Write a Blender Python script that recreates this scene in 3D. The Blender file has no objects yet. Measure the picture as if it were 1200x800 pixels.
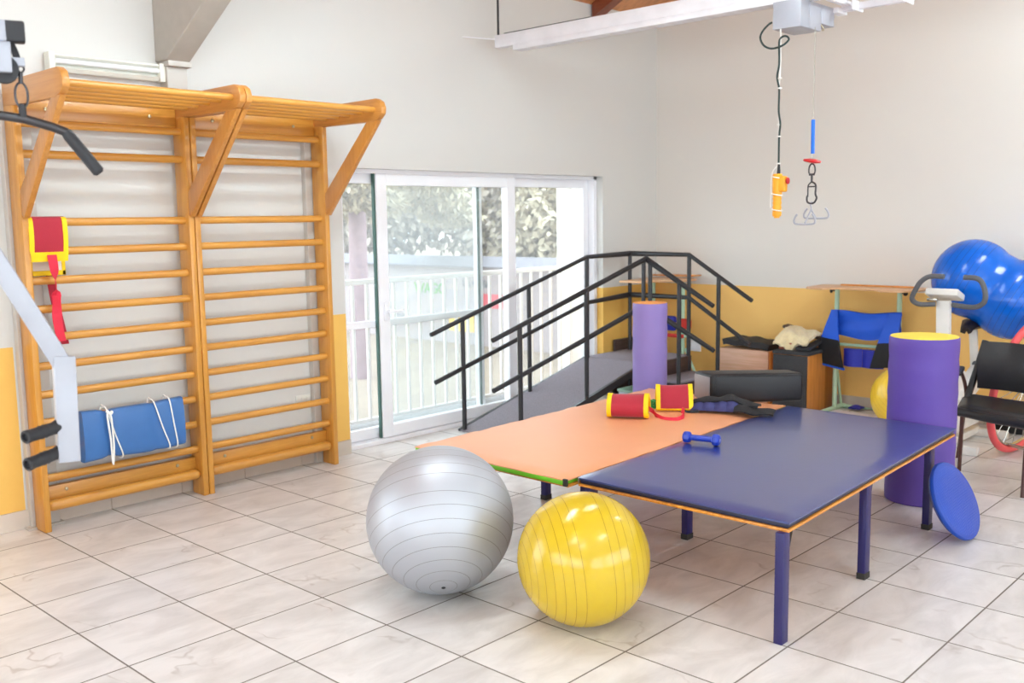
import bpy, bmesh, math, random
from mathutils import Vector, Matrix, Euler
random.seed(7)
PI = math.pi
scene = bpy.context.scene
COL = scene.collection
V = Vector

# ------------------------------------------------------------------ materials
def lin(c):
    return tuple(((x/255)/12.92 if x/255 <= .04045 else ((x/255+.055)/1.055)**2.4) for x in c) + (1.0,)

def new_mat(name):
    m = bpy.data.materials.new(name); m.use_nodes = True
    nt = m.node_tree
    return m, nt, nt.nodes['Principled BSDF']

def N(nt, typ, **kw):
    n = nt.nodes.new(typ)
    for k, v in kw.items():
        if k.startswith('i_'):
            key = k[2:]
            n.inputs[int(key) if key.isdigit() else key].default_value = v
        else:
            setattr(n, k, v)
    return n

def mix_rgb(nt, fac, a, b, mode='MIX'):
    n = nt.nodes.new('ShaderNodeMix'); n.data_type = 'RGBA'; n.blend_type = mode
    for s, v in ((n.inputs[0], fac), (n.inputs[6], a), (n.inputs[7], b)):
        if hasattr(v, 'is_output') or isinstance(v, bpy.types.NodeSocket): nt.links.new(v, s)
        else: s.default_value = v
    return n.outputs[2]

def mth(nt, op, a, b=None, c=None, clamp=False):
    n = nt.nodes.new('ShaderNodeMath'); n.operation = op; n.use_clamp = clamp
    for i, v in enumerate((a, b, c)):
        if v is None: continue
        if isinstance(v, bpy.types.NodeSocket): nt.links.new(v, n.inputs[i])
        else: n.inputs[i].default_value = v
    return n.outputs[0]

def bump(nt, bsdf, height, strength=.2, dist=.01):
    b = N(nt, 'ShaderNodeBump'); b.inputs['Strength'].default_value = strength; b.inputs['Distance'].default_value = dist
    nt.links.new(height, b.inputs['Height']); nt.links.new(b.outputs[0], bsdf.inputs['Normal'])

def plain(name, rgb, rough=.5, metal=0., spec=.5, var=.06, scale=8., bmp=0., bscale=60., sheen=0., coat=0.):
    """a surface of one colour with slight noise variation and optional fine bump"""
    m, nt, b = new_mat(name)
    b.inputs['Roughness'].default_value = rough; b.inputs['Metallic'].default_value = metal
    b.inputs['Specular IOR Level'].default_value = spec
    b.inputs['Sheen Weight'].default_value = sheen; b.inputs['Coat Weight'].default_value = coat; b.inputs['Coat Roughness'].default_value = .2
    tc = N(nt, 'ShaderNodeTexCoord')
    nz = N(nt, 'ShaderNodeTexNoise'); nz.inputs['Scale'].default_value = scale; nz.inputs['Detail'].default_value = 4
    nt.links.new(tc.outputs['Object'], nz.inputs['Vector'])
    c = lin(rgb); d = tuple(max(0, x*(1-var*2.5)) for x in c[:3]) + (1,); e = tuple(min(1, x*(1+var*1.5)) for x in c[:3]) + (1,)
    nt.links.new(mix_rgb(nt, nz.outputs['Fac'], d, e), b.inputs['Base Color'])
    if bmp:
        n2 = N(nt, 'ShaderNodeTexNoise'); n2.inputs['Scale'].default_value = bscale; n2.inputs['Detail'].default_value = 3
        nt.links.new(tc.outputs['Object'], n2.inputs['Vector'])
        bump(nt, b, n2.outputs['Fac'], bmp, .004)
    return m

def wood(name, rgb, axis='x', rough=.32, dark=.72, fine=1.0, coat=.25):
    m, nt, b = new_mat(name)
    b.inputs['Roughness'].default_value = rough; b.inputs['Coat Weight'].default_value = coat; b.inputs['Coat Roughness'].default_value = .2
    tc = N(nt, 'ShaderNodeTexCoord'); mp = N(nt, 'ShaderNodeMapping')
    s = [14*fine]*3; s['xyz'.index(axis)] = .9*fine
    mp.inputs['Scale'].default_value = s
    nt.links.new(tc.outputs['Object'], mp.inputs['Vector'])
    nz = N(nt, 'ShaderNodeTexNoise'); nz.inputs['Scale'].default_value = 3.2; nz.inputs['Detail'].default_value = 5; nz.inputs['Distortion'].default_value = .8
    nt.links.new(mp.outputs[0], nz.inputs['Vector'])
    r = N(nt, 'ShaderNodeValToRGB')
    c = lin(rgb)
    r.color_ramp.elements[0].position = .33; r.color_ramp.elements[0].color = (c[0]*dark, c[1]*dark*.92, c[2]*dark*.8, 1)
    r.color_ramp.elements[1].position = .62; r.color_ramp.elements[1].color = c
    nt.links.new(nz.outputs['Fac'], r.inputs[0]); nt.links.new(r.outputs[0], b.inputs['Base Color'])
    bump(nt, b, nz.outputs['Fac'], .06, .002)
    return m

M = {}
for ax in 'xyz':
    M['bar_'+ax] = wood('varnished_pine_'+ax, (206, 146, 62), ax, dark=.84)
    M['arm_'+ax] = wood('varnished_beech_'+ax, (202, 140, 68), ax, dark=.86)
M['beech'] = wood('beech', (214, 142, 84), 'z')
M['ply'] = wood('plywood_edge', (226, 150, 62), 'x')
M['box_pink'] = wood('pale_pinkish_board', (226, 184, 158), 'y', rough=.5, dark=.85, coat=0)
M['box_orange'] = wood('orange_veneer', (214, 140, 62), 'z', rough=.45, dark=.8)
M['box_brown'] = wood('brown_veneer', (176, 108, 46), 'z', rough=.45, dark=.75)
M['dark_board'] = wood('dark_brown_board', (74, 56, 52), 'x', rough=.5, dark=.7, coat=0)
M['tray'] = wood('tray_ply', (222, 176, 132), 'y', rough=.5, dark=.85)
M['roof_wood'] = wood('ceiling_planks', (206, 138, 84), 'y', rough=.5, fine=.5)
M['ceil_white'] = plain('white_ceiling_paint', (232, 232, 230), .8)
M['rafter'] = wood('rafter', (128, 62, 34), 'y', rough=.5, fine=.6)
M['black_steel'] = plain('black_painted_steel', (40, 40, 44), .38, .0, .5)
M['white_paint'] = plain('white_painted_steel', (170, 172, 182), .35)
M['rail_white'] = plain('white_rail_paint', (238, 238, 244), .4)
M['pvc'] = plain('white_window_profile', (240, 240, 244), .35, var=.01)
M['gasket'] = plain('green_grey_gasket', (60, 92, 84), .6)
M['rubber'] = plain('black_rubber', (38, 38, 42), .6, bmp=.2)
M['chrome'] = plain('steel', (190, 188, 180), .22, 1.)
M['brass'] = plain('bolt_metal', (200, 190, 160), .3, 1.)
M['grey_steel'] = plain('worn_bar_steel', (74, 72, 74), .3, .8)
M['navy'] = plain('navy_vinyl', (42, 58, 122), .34, 0, .7, var=.05, scale=3, bmp=.05, bscale=30, coat=.7)
M['navy_side'] = plain('navy_side_vinyl', (34, 36, 62), .4, bmp=.15, bscale=14)
M['navy_leg'] = plain('navy_painted_steel', (34, 31, 94), .35, var=.08, scale=10)
M['orange_mat'] = plain('orange_vinyl', (230, 160, 116), .42, 0, .5, var=.04, scale=2.5, bmp=.1, bscale=9)
M['green_mat'] = plain('green_vinyl', (112, 196, 36), .45)
M['dark_trim'] = plain('dark_trim', (46, 44, 40), .6)
M['black_vinyl'] = plain('black_vinyl', (28, 28, 32), .42, 0, .45, bmp=.12, bscale=40)
M['grey_vinyl'] = plain('grey_vinyl', (136, 130, 134), .4, bmp=.1, bscale=20)
M['purple'] = plain('purple_vinyl', (94, 70, 160), .5, 0, .4, var=.05, scale=4, bmp=.1, bscale=18)
M['lilac'] = plain('lilac_vinyl', (138, 120, 184), .48, 0, .4, var=.04, scale=4, bmp=.1, bscale=18)
M['yellow_top'] = plain('yellow_vinyl', (250, 222, 64), .5)
M['orange_top'] = plain('orange_vinyl_cap', (246, 160, 66), .5)
M['blue_mat'] = plain('blue_vinyl', (58, 106, 166), .36, 0, .5, var=.05, bmp=.12, bscale=14)
M['cord_white'] = plain('white_cord', (240, 238, 232), .8)
M['maroon'] = plain('maroon_canvas', (168, 22, 46), .75, sheen=.2, bmp=.25, bscale=220)
M['red_strap'] = plain('red_webbing', (214, 34, 62), .7, bmp=.2, bscale=200)
M['yellow_trim'] = plain('yellow_binding', (252, 206, 0), .65, bmp=.2, bscale=150)
M['white_lining'] = plain('white_lining', (232, 222, 210), .8, bmp=.3, bscale=40)
M['green_plastic'] = plain('green_plastic', (30, 160, 84), .4)
M['navy_cloth'] = plain('navy_cloth', (52, 54, 106), .7, bmp=.3, bscale=60)
M['black_cloth'] = plain('black_cloth', (24, 25, 30), .7, bmp=.35, bscale=60)
M['blue_cloth'] = plain('blue_cloth', (22, 88, 212), .6, bmp=.3, bscale=25)
M['blue_pad'] = plain('deep_blue_pad', (36, 46, 168), .55)
M['red_pad'] = plain('red_pad', (214, 50, 40), .55)
M['mint'] = plain('mint_painted_steel', (196, 230, 202), .4)
M['cushion_dark'] = plain('charcoal_mat', (52, 52, 54), .8, bmp=.3, bscale=60)
M['red_block'] = plain('reddish_block', (170, 84, 54), .6)
M['orange_plastic'] = plain('orange_yellow_plastic', (240, 166, 34), .4)
M['red_plastic'] = plain('red_plastic', (204, 30, 36), .35)
M['blue_sleeve'] = plain('blue_sleeve', (24, 112, 226), .45)
M['blue_disc'] = plain('blue_rubber', (12, 68, 172), .42)
M['blue_bell'] = plain('blue_vinyl_dumbbell', (30, 62, 178), .33, 0, .5)
M['bike_white'] = plain('bike_white', (232, 230, 224), .4)
M['grip_grey'] = plain('grey_foam', (92, 94, 98), .6, bmp=.15, bscale=80)
M['seat_black'] = plain('bike_seat_black', (44, 36, 34), .45)
M['brown_tube'] = plain('brown_steel', (84, 52, 46), .35, .2)
M['pink_tyre'] = plain('coral_red_tyre', (226, 84, 88), .5)
M['concrete'] = plain('grey_concrete', (176, 172, 164), .8, var=.05, scale=12, bmp=.2, bscale=30)
M['column'] = plain('grey_paint_column', (196, 191, 184), .6, var=.03)
M['lamp_body'] = plain('lamp_enamel', (226, 226, 216), .5)
M['lamp_tube'] = plain('lamp_glass', (236, 238, 240), .15, 0, .6)
M['cable_dark'] = plain('dark_green_cable', (30, 52, 50), .5)
M['socket'] = plain('socket_plate', (226, 224, 216), .4)
M['fleece'] = plain('sheepskin', (238, 222, 178), .95, sheen=.5, var=.08, scale=40, bmp=1., bscale=70)
M['floor_mat'] = plain('white_sheet', (228, 226, 232), .7)
M['bark'] = plain('bark', (150, 126, 130), .95, var=.12, scale=12, bmp=.6, bscale=14)
M['leaf_a'] = plain('pale_conifer', (186, 174, 148), .8, var=.12, scale=2)
M['leaf_b'] = plain('grey_green_conifer', (172, 160, 146), .8, var=.12, scale=2)
M['leaf_c'] = plain('dark_shrub', (158, 160, 142), .8, var=.12, scale=2)
M['out_wall'] = plain('whitewashed_wall', (156, 144, 144), .9, var=.04, scale=3)
M['slate'] = plain('pale_grey_coping', (112, 107, 112), .9, var=.06, scale=5)
M['green_letters'] = plain('green_paint', (72, 140, 48), .7)
M['rail_out'] = plain('railing_paint', (222, 214, 208), .5, var=.01)
M['terrace'] = plain('terrace_stone', (124, 118, 114), .8)
M['poster_red'] = plain('poster_red', (190, 60, 70), .6)
M['poster_yellow'] = plain('poster_yellow', (240, 190, 60), .6)
M['dark_letters'] = plain('grey_lettering', (110, 110, 116), .8)

def striped(name, rgb, axis_period, rough, groove, spec=.5, metal=0., lim=(5, 80)):
    """inflated ball: concentric moulded rings about the local Z axis"""
    m, nt, b = new_mat(name)
    b.inputs['Roughness'].default_value = rough; b.inputs['Metallic'].default_value = metal; b.inputs['Specular IOR Level'].default_value = spec
    tc = N(nt, 'ShaderNodeTexCoord')
    nrm = N(nt, 'ShaderNodeVectorMath', operation='NORMALIZE'); nt.links.new(tc.outputs['Object'], nrm.inputs[0])
    sp = N(nt, 'ShaderNodeSeparateXYZ'); nt.links.new(nrm.outputs[0], sp.inputs[0])
    a = mth(nt, 'MULTIPLY', mth(nt, 'ARCCOSINE', sp.outputs[2]), 180/PI)
    a = mth(nt, 'SUBTRACT', 90., mth(nt, 'ABSOLUTE', mth(nt, 'SUBTRACT', a, 90.)))
    fr = mth(nt, 'FRACT', mth(nt, 'DIVIDE', a, axis_period))
    d = mth(nt, 'ABSOLUTE', mth(nt, 'SUBTRACT', fr, .5))          # 0.5 at the ring
    ring = mth(nt, 'GREATER_THAN', d, .5-.2/axis_period)
    band = mth(nt, 'MULTIPLY', mth(nt, 'GREATER_THAN', a, lim[0]), mth(nt, 'LESS_THAN', a, lim[1]))
    ring = mth(nt, 'MULTIPLY', ring, band)
    nz = N(nt, 'ShaderNodeTexNoise'); nz.inputs['Scale'].default_value = 5; nt.links.new(tc.outputs['Object'], nz.inputs['Vector'])
    c = lin(rgb); c0 = tuple(x*.94 for x in c[:3])+(1,)
    base = mix_rgb(nt, nz.outputs['Fac'], c0, c)
    nt.links.new(mix_rgb(nt, ring, base, lin(groove)), b.inputs['Base Color'])
    soft = mth(nt, 'MULTIPLY', mth(nt, 'SUBTRACT', d, .42, clamp=True), band)
    bump(nt, b, soft, .15, .01)
    return m
M['ball_silver'] = striped('silver_ball_vinyl', (190, 194, 202), 10.3, .5, (140, 140, 142), .6, .6, (5, 85))
M['ball_yellow'] = striped('yellow_ball_vinyl', (208, 176, 40), 8.6, .2, (140, 108, 10), .55)
M['ball_yellow_small'] = striped('yellow_small_ball_vinyl', (248, 208, 60), 9.0, .25, (200, 160, 40), .5)

def peanut_mat():
    m, nt, b = new_mat('blue_peanut_vinyl')
    b.inputs['Roughness'].default_value = .2
    tc = N(nt, 'ShaderNodeTexCoord'); sp = N(nt, 'ShaderNodeSeparateXYZ'); nt.links.new(tc.outputs['Object'], sp.inputs[0])
    fr = mth(nt, 'FRACT', mth(nt, 'DIVIDE', sp.outputs[2], .042))
    ring = mth(nt, 'GREATER_THAN', fr, .92)
    outer = mth(nt, 'GREATER_THAN', mth(nt, 'ABSOLUTE', sp.outputs[2]), .11)
    ring = mth(nt, 'MULTIPLY', ring, outer)
    nt.links.new(mix_rgb(nt, ring, lin((0, 98, 206)), lin((0, 62, 150))), b.inputs['Base Color'])
    return m
M['peanut'] = peanut_mat()

def wobble_mat():
    m, nt, b = new_mat('nubbed_blue_rubber')
    b.inputs['Roughness'].default_value = .4; b.inputs['Base Color'].default_value = lin((14, 70, 176))
    tc = N(nt, 'ShaderNodeTexCoord'); v = N(nt, 'ShaderNodeTexVoronoi'); v.inputs['Scale'].default_value = 80; v.inputs['Randomness'].default_value = .15
    nt.links.new(tc.outputs['Object'], v.inputs['Vector'])
    bump(nt, b, mth(nt, 'SUBTRACT', 1., v.outputs['Distance']), .5, .006)
    return m
M['nubs'] = wobble_mat()

def carpet(name, rgb, ribs=None):
    m, nt, b = new_mat(name)
    b.inputs['Roughness'].default_value = .95; b.inputs['Specular IOR Level'].default_value = .2
    tc = N(nt, 'ShaderNodeTexCoord')
    nz = N(nt, 'ShaderNodeTexNoise'); nz.inputs['Scale'].default_value = 160; nz.inputs['Detail'].default_value = 4
    nt.links.new(tc.outputs['Object'], nz.inputs['Vector'])
    c = lin(rgb); 
    col = mix_rgb(nt, nz.outputs['Fac'], tuple(x*.5 for x in c[:3])+(1,), tuple(min(1, x*1.5) for x in c[:3])+(1,))
    h = nz.outputs['Fac']
    if ribs:
        sp = N(nt, 'ShaderNodeSeparateXYZ'); nt.links.new(tc.outputs['Object'], sp.inputs[0])
        s = mth(nt, 'SINE', mth(nt, 'MULTIPLY', sp.outputs[ribs], 2*PI/.012))
        h = mth(nt, 'ADD', h, mth(nt, 'MULTIPLY', s, .5))
    nt.links.new(col, b.inputs['Base Color'])
    bump(nt, b, h, .5, .004)
    return m
M['ramp_carpet'] = carpet('grey_anti_slip_carpet', (138, 132, 140))
M['box_carpet'] = carpet('ribbed_charcoal_carpet', (64, 64, 66), 'Y')

def floor_mat():
    m, nt, b = new_mat('marbled_floor_tiles')
    geo = N(nt, 'ShaderNodeNewGeometry'); sp = N(nt, 'ShaderNodeSeparateXYZ'); nt.links.new(geo.outputs['Position'], sp.inputs[0])
    T = .45
    u = mth(nt, 'DIVIDE', sp.outputs[0], T); v = mth(nt, 'DIVIDE', mth(nt, 'ADD', sp.outputs[1], .3015), T)
    def edge(t):
        return mth(nt, 'SUBTRACT', .5, mth(nt, 'ABSOLUTE', mth(nt, 'SUBTRACT', mth(nt, 'FRACT', t), .5)))
    e = mth(nt, 'MINIMUM', edge(u), edge(v))
    grout = N(nt, 'ShaderNodeMapRange'); grout.inputs['From Min'].default_value = .0062; grout.inputs['From Max'].default_value = .0095
    grout.inputs['To Min'].default_value = 1; grout.inputs['To Max'].default_value = 0; nt.links.new(e, grout.inputs[0])
    cell = N(nt, 'ShaderNodeCombineXYZ'); nt.links.new(mth(nt, 'FLOOR', u), cell.inputs[0]); nt.links.new(mth(nt, 'FLOOR', v), cell.inputs[1])
    wn = N(nt, 'ShaderNodeTexWhiteNoise'); nt.links.new(cell.outputs[0], wn.inputs[0])
    off = N(nt, 'ShaderNodeVectorMath', operation='MULTIPLY_ADD'); nt.links.new(wn.outputs['Color'], off.inputs[0]); off.inputs[1].default_value = (9, 9, 9); nt.links.new(geo.outputs['Position'], off.inputs[2])
    mp = N(nt, 'ShaderNodeMapping'); mp.inputs['Scale'].default_value = (1.5, 3.2, 1); mp.inputs['Rotation'].default_value = (0, 0, .5); nt.links.new(off.outputs[0], mp.inputs['Vector'])
    n1 = N(nt, 'ShaderNodeTexNoise'); n1.inputs['Scale'].default_value = 2.2; n1.inputs['Detail'].default_value = 7; n1.inputs['Roughness'].default_value = .6; n1.inputs['Distortion'].default_value = .6
    nt.links.new(mp.outputs[0], n1.inputs['Vector'])
    r = N(nt, 'ShaderNodeValToRGB'); cr = r.color_ramp
    cr.elements[0].position = .3; cr.elements[0].color = lin((203, 198, 195)); cr.elements[1].position = .62; cr.elements[1].color = lin((227, 223, 221))
    nt.links.new(n1.outputs['Fac'], r.inputs[0])
    # thin cracks-like veins: the zero crossing of a second noise, faded by a mask
    mp2 = N(nt, 'ShaderNodeMapping'); mp2.inputs['Scale'].default_value = (1.6, 1.2, 1); nt.links.new(off.outputs[0], mp2.inputs['Vector'])
    n2 = N(nt, 'ShaderNodeTexNoise'); n2.inputs['Scale'].default_value = 1.5; n2.inputs['Detail'].default_value = 4; n2.inputs['Roughness'].default_value = .45
    nt.links.new(mp2.outputs[0], n2.inputs['Vector'])
    vein = mth(nt, 'SUBTRACT', 1., mth(nt, 'MULTIPLY', mth(nt, 'ABSOLUTE', mth(nt, 'SUBTRACT', n2.outputs['Fac'], .5)), 95.), clamp=True)
    n3 = N(nt, 'ShaderNodeTexNoise'); n3.inputs['Scale'].default_value = 4.; nt.links.new(off.outputs[0], n3.inputs['Vector'])
    mask = N(nt, 'ShaderNodeMapRange'); mask.inputs['From Min'].default_value = .54; mask.inputs['From Max'].default_value = .68; nt.links.new(n3.outputs['Fac'], mask.inputs[0])
    vein = mth(nt, 'MULTIPLY', mth(nt, 'MULTIPLY', vein, mask.outputs[0]), .5)
    col = mix_rgb(nt, vein, r.outputs[0], lin((156, 140, 128)))
    tone = mth(nt, 'ADD', .95, mth(nt, 'MULTIPLY', wn.outputs['Value'], .07))
    tv = N(nt, 'ShaderNodeCombineXYZ')
    for i in range(3): nt.links.new(tone, tv.inputs[i])
    col = mix_rgb(nt, 1., col, tv.outputs[0], 'MULTIPLY')
    col = mix_rgb(nt, grout.outputs[0], col, lin((116, 108, 100)))
    nt.links.new(col, b.inputs['Base Color'])
    nt.links.new(mth(nt, 'ADD', .3, mth(nt, 'MULTIPLY', grout.outputs[0], .5)), b.inputs['Roughness'])
    h = mth(nt, 'SUBTRACT', mth(nt, 'MULTIPLY', n1.outputs['Fac'], .25), mth(nt, 'ADD', grout.outputs[0], mth(nt, 'MULTIPLY', vein, .5)))
    bump(nt, b, h, .35, .004)
    return m
M['floor'] = floor_mat()

def wall_mat(name, white, ochre, zsplit, xr=None):
    """painted plaster: ochre dado up to zsplit, white above (optionally white between two x values)"""
    m, nt, b = new_mat(name)
    b.inputs['Roughness'].default_value = .55; b.inputs['Specular IOR Level'].default_value = .35
    geo = N(nt, 'ShaderNodeNewGeometry'); sp = N(nt, 'ShaderNodeSeparateXYZ'); nt.links.new(geo.outputs['Position'], sp.inputs[0])
    nz = N(nt, 'ShaderNodeTexNoise'); nz.inputs['Scale'].default_value = 1.3; nz.inputs['Detail'].default_value = 4; nt.links.new(geo.outputs['Position'], nz.inputs['Vector'])
    f = mth(nt, 'LESS_THAN', sp.outputs[2], zsplit)
    if xr:
        out = mth(nt, 'ADD', mth(nt, 'LESS_THAN', sp.outputs[0], xr[0]), mth(nt, 'GREATER_THAN', sp.outputs[0], xr[1]), clamp=True)
        f = mth(nt, 'MULTIPLY', f, out)
    w = lin(white); o = lin(ochre)
    wc = mix_rgb(nt, nz.outputs['Fac'], tuple(x*.97 for x in w[:3])+(1,), w)
    oc = mix_rgb(nt, nz.outputs['Fac'], tuple(x*.93 for x in o[:3])+(1,), o)
    nt.links.new(mix_rgb(nt, f, wc, oc), b.inputs['Base Color'])
    n2 = N(nt, 'ShaderNodeTexNoise'); n2.inputs['Scale'].default_value = 55; nt.links.new(geo.outputs['Position'], n2.inputs['Vector'])
    bump(nt, b, n2.outputs['Fac'], .08, .003)
    return m
M['wall_l'] = wall_mat('wall_paint_left', (211, 210, 206), (238, 190, 98), 1.02, (.42, 2.46))
M['wall_b'] = wall_mat('wall_paint_back', (226, 223, 217), (255, 208, 124), 1.023)
M['skirt'] = plain('stone_baseboard', (208, 196, 184), .5, var=.05, scale=6)
M['grass'] = plain('lawn', (138, 120, 100), .95, var=.12, scale=3, bmp=.5, bscale=40)

def glass_mat():
    m, nt, b = new_mat('window_glass'); nt.nodes.remove(b)
    out = nt.nodes['Material Output']
    tr = N(nt, 'ShaderNodeBsdfTransparent'); tr.inputs[0].default_value = (.95, .97, .96, 1)
    gl = N(nt, 'ShaderNodeBsdfGlossy'); gl.inputs['Roughness'].default_value = .02
    lw = N(nt, 'ShaderNodeLayerWeight'); fc = mth(nt, 'ADD', .02, mth(nt, 'MULTIPLY', mth(nt, 'POWER', lw.outputs['Facing'], 5.), .6))
    mx = N(nt, 'ShaderNodeMixShader'); nt.links.new(fc, mx.inputs[0]); nt.links.new(tr.outputs[0], mx.inputs[1]); nt.links.new(gl.outputs[0], mx.inputs[2])
    tl = N(nt, 'ShaderNodeBsdfTranslucent'); tl.inputs[0].default_value = (.9, .9, .92, 1)
    m2 = N(nt, 'ShaderNodeMixShader'); m2.inputs[0].default_value = .075; nt.links.new(mx.outputs[0], m2.inputs[1]); nt.links.new(tl.outputs[0], m2.inputs[2])  # translucent share mixed in as a pale haze over the outdoor view
    nt.links.new(m2.outputs[0], out.inputs[0])
    return m
M['glass'] = glass_mat()

def emit(name, rgb, s):
    m, nt, b = new_mat(name)
    b.inputs['Base Color'].default_value = rgb+(1,); b.inputs['Emission Color'].default_value = rgb+(1,); b.inputs['Emission Strength'].default_value = s
    return m

# ------------------------------------------------------------------ mesh helpers
def BM(): return bmesh.new()

def append(dst, src, mat4=None):
    if mat4 is not None: bmesh.ops.transform(src, matrix=mat4, verts=src.verts)
    me = bpy.data.meshes.new('tmp'); src.to_mesh(me); src.free(); dst.from_mesh(me); bpy.data.meshes.remove(me)

def box(dst, lo, hi, b=0., seg=2, mat4=None):
    t = BM(); bmesh.ops.create_cube(t, size=1)
    s = [hi[i]-lo[i] for i in range(3)]; c = [(hi[i]+lo[i])/2 for i in range(3)]
    for v in t.verts: v.co = V((v.co.x*s[0]+c[0], v.co.y*s[1]+c[1], v.co.z*s[2]+c[2]))
    if b: bmesh.ops.bevel(t, geom=list(t.edges), offset=min(b, min(s)*.49), segments=seg, profile=.5, affect='EDGES', clamp_overlap=True)
    append(dst, t, mat4); return dst

def cbox(dst, c, s, b=0., rot=None, seg=2):
    m = Matrix.Translation(c) @ (rot.to_4x4() if rot is not None else Matrix.Identity(4))
    return box(dst, [-x/2 for x in s], [x/2 for x in s], b, seg, m)

def bar(dst, p, q, w, h, b=0., up=(0, 0, 1)):
    """rectangular bar from p to q; w across, h along up"""
    p, q = V(p), V(q); d = (q-p); L = d.length; x = d.normalized(); y = V(up).cross(x)
    if y.length < 1e-4: y = V((0, 1, 0)).cross(x)
    y.normalize(); z = x.cross(y)
    rot = Matrix((x, y, z)).transposed()
    return cbox(dst, (p+q)/2, (L, w, h), b, rot)

def prism(dst, poly, lo, hi, axis='z', b=0., seg=2):
    """polygon (list of 2D points) extruded along axis between lo and hi"""
    t = BM(); vs0, vs1 = [], []
    def P(a, c, h):
        return {'z': V((a, c, h)), 'x': V((h, a, c)), 'y': V((a, h, c))}[axis]
    for a, c in poly: vs0.append(t.verts.new(P(a, c, lo))); vs1.append(t.verts.new(P(a, c, hi)))
    t.faces.new(vs0); t.faces.new(vs1[::-1]); n = len(poly)
    for i in range(n): t.faces.new((vs0[i], vs0[(i+1) % n], vs1[(i+1) % n], vs1[i]))
    bmesh.ops.recalc_face_normals(t, faces=t.faces)
    if b: bmesh.ops.bevel(t, geom=list(t.edges), offset=b, segments=seg, profile=.5, affect='EDGES', clamp_overlap=True)
    append(dst, t); return dst

def smooth_path(pts, n=6, closed=False):
    pts = [V(p) for p in pts]; out = []; m = len(pts)
    rng = range(m if closed else m-1)
    for i in rng:
        if closed: p0, p1, p2, p3 = pts[(i-1) % m], pts[i], pts[(i+1) % m], pts[(i+2) % m]
        else: p0, p1, p2, p3 = pts[max(i-1, 0)], pts[i], pts[i+1], pts[min(i+2, m-1)]
        for k in range(n):
            t = k/n
            out.append(.5*((2*p1)+(p2-p0)*t+(2*p0-5*p1+4*p2-p3)*t*t+(3*p1-p0-3*p2+p3)*t**3))
    if not closed: out.append(pts[-1])
    return out

def tube(dst, pts, r, seg=12, closed=False, caps=True):
    pts = [V(p) for p in pts]; n = len(pts)
    rr = r if isinstance(r, (list, tuple)) else [r]*n
    def tan(i):
        if closed: return (pts[(i+1) % n]-pts[(i-1) % n]).normalized()
        if i == 0: return (pts[1]-pts[0]).normalized()
        if i == n-1: return (pts[-1]-pts[-2]).normalized()
        return ((pts[i+1]-pts[i]).normalized()+(pts[i]-pts[i-1]).normalized()).normalized()
    t0 = tan(0); nrm = t0.cross(V((0, 0, 1)))
    if nrm.length < 1e-3: nrm = t0.cross(V((1, 0, 0)))
    nrm.normalize(); rings = []
    for i in range(n):
        t = tan(i); nrm = (nrm-t*nrm.dot(t)).normalized(); bn = t.cross(nrm)
        k = 1.
        if 0 < i < n-1 and not closed:
            c = (pts[i]-pts[i-1]).normalized().dot((pts[i+1]-pts[i]).normalized()); k = 1/max(.5, math.sqrt(max(.05, (1+c)/2)))
        rings.append([dst.verts.new(pts[i]+(nrm*math.cos(a)+bn*math.sin(a))*rr[i]*(k if len(pts) < 9 else 1)) for a in [2*PI*j/seg for j in range(seg)]])
    for i in range(n if closed else n-1):
        a, b = rings[i], rings[(i+1) % n]
        off = 0
        if closed and i == n-1:
            off = min(range(seg), key=lambda o: (a[0].co-b[o].co).length)
        for j in range(seg): dst.faces.new((a[j], a[(j+1) % seg], b[(j+1+off) % seg], b[(j+off) % seg]))
    if caps and not closed:
        dst.faces.new(rings[0][::-1]); dst.faces.new(rings[-1])
    return dst

def lathe(dst, prof, seg=48, mat4=None):
    """profile (r, z) turned about Z"""
    t = BM(); rings = []
    for r, z in prof:
        if r < 1e-6: rings.append([t.verts.new((0, 0, z))])
        else: rings.append([t.verts.new((r*math.cos(2*PI*j/seg), r*math.sin(2*PI*j/seg), z)) for j in range(seg)])
    for a, b in zip(rings, rings[1:]):
        for j in range(seg):
            k = (j+1) % seg
            if len(a) == 1 and len(b) == 1: continue
            if len(a) == 1: t.faces.new((a[0], b[k], b[j]))
            elif len(b) == 1: t.faces.new((a[j], a[k], b[0]))
            else: t.faces.new((a[j], a[k], b[k], b[j]))
    if len(rings[0]) > 1: t.faces.new(rings[0][::-1])
    if len(rings[-1]) > 1: t.faces.new(rings[-1])
    bmesh.ops.recalc_face_normals(t, faces=t.faces)
    append(dst, t, mat4); return dst

def frame_to(d):
    """rotation that takes Z to direction d"""
    return V((0, 0, 1)).rotation_difference(V(d).normalized()).to_matrix()

def cyl(dst, p, q, r, seg=20, b=0.):
    p, q = V(p), V(q); L = (q-p).length
    prof = [(0, 0), (r-b, 0), (r, b), (r, L-b), (r-b, L), (0, L)] if b else [(0, 0), (r, 0), (r, L), (0, L)]
    return lathe(dst, prof, seg, Matrix.Translation(p) @ frame_to(q-p).to_4x4())

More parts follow.
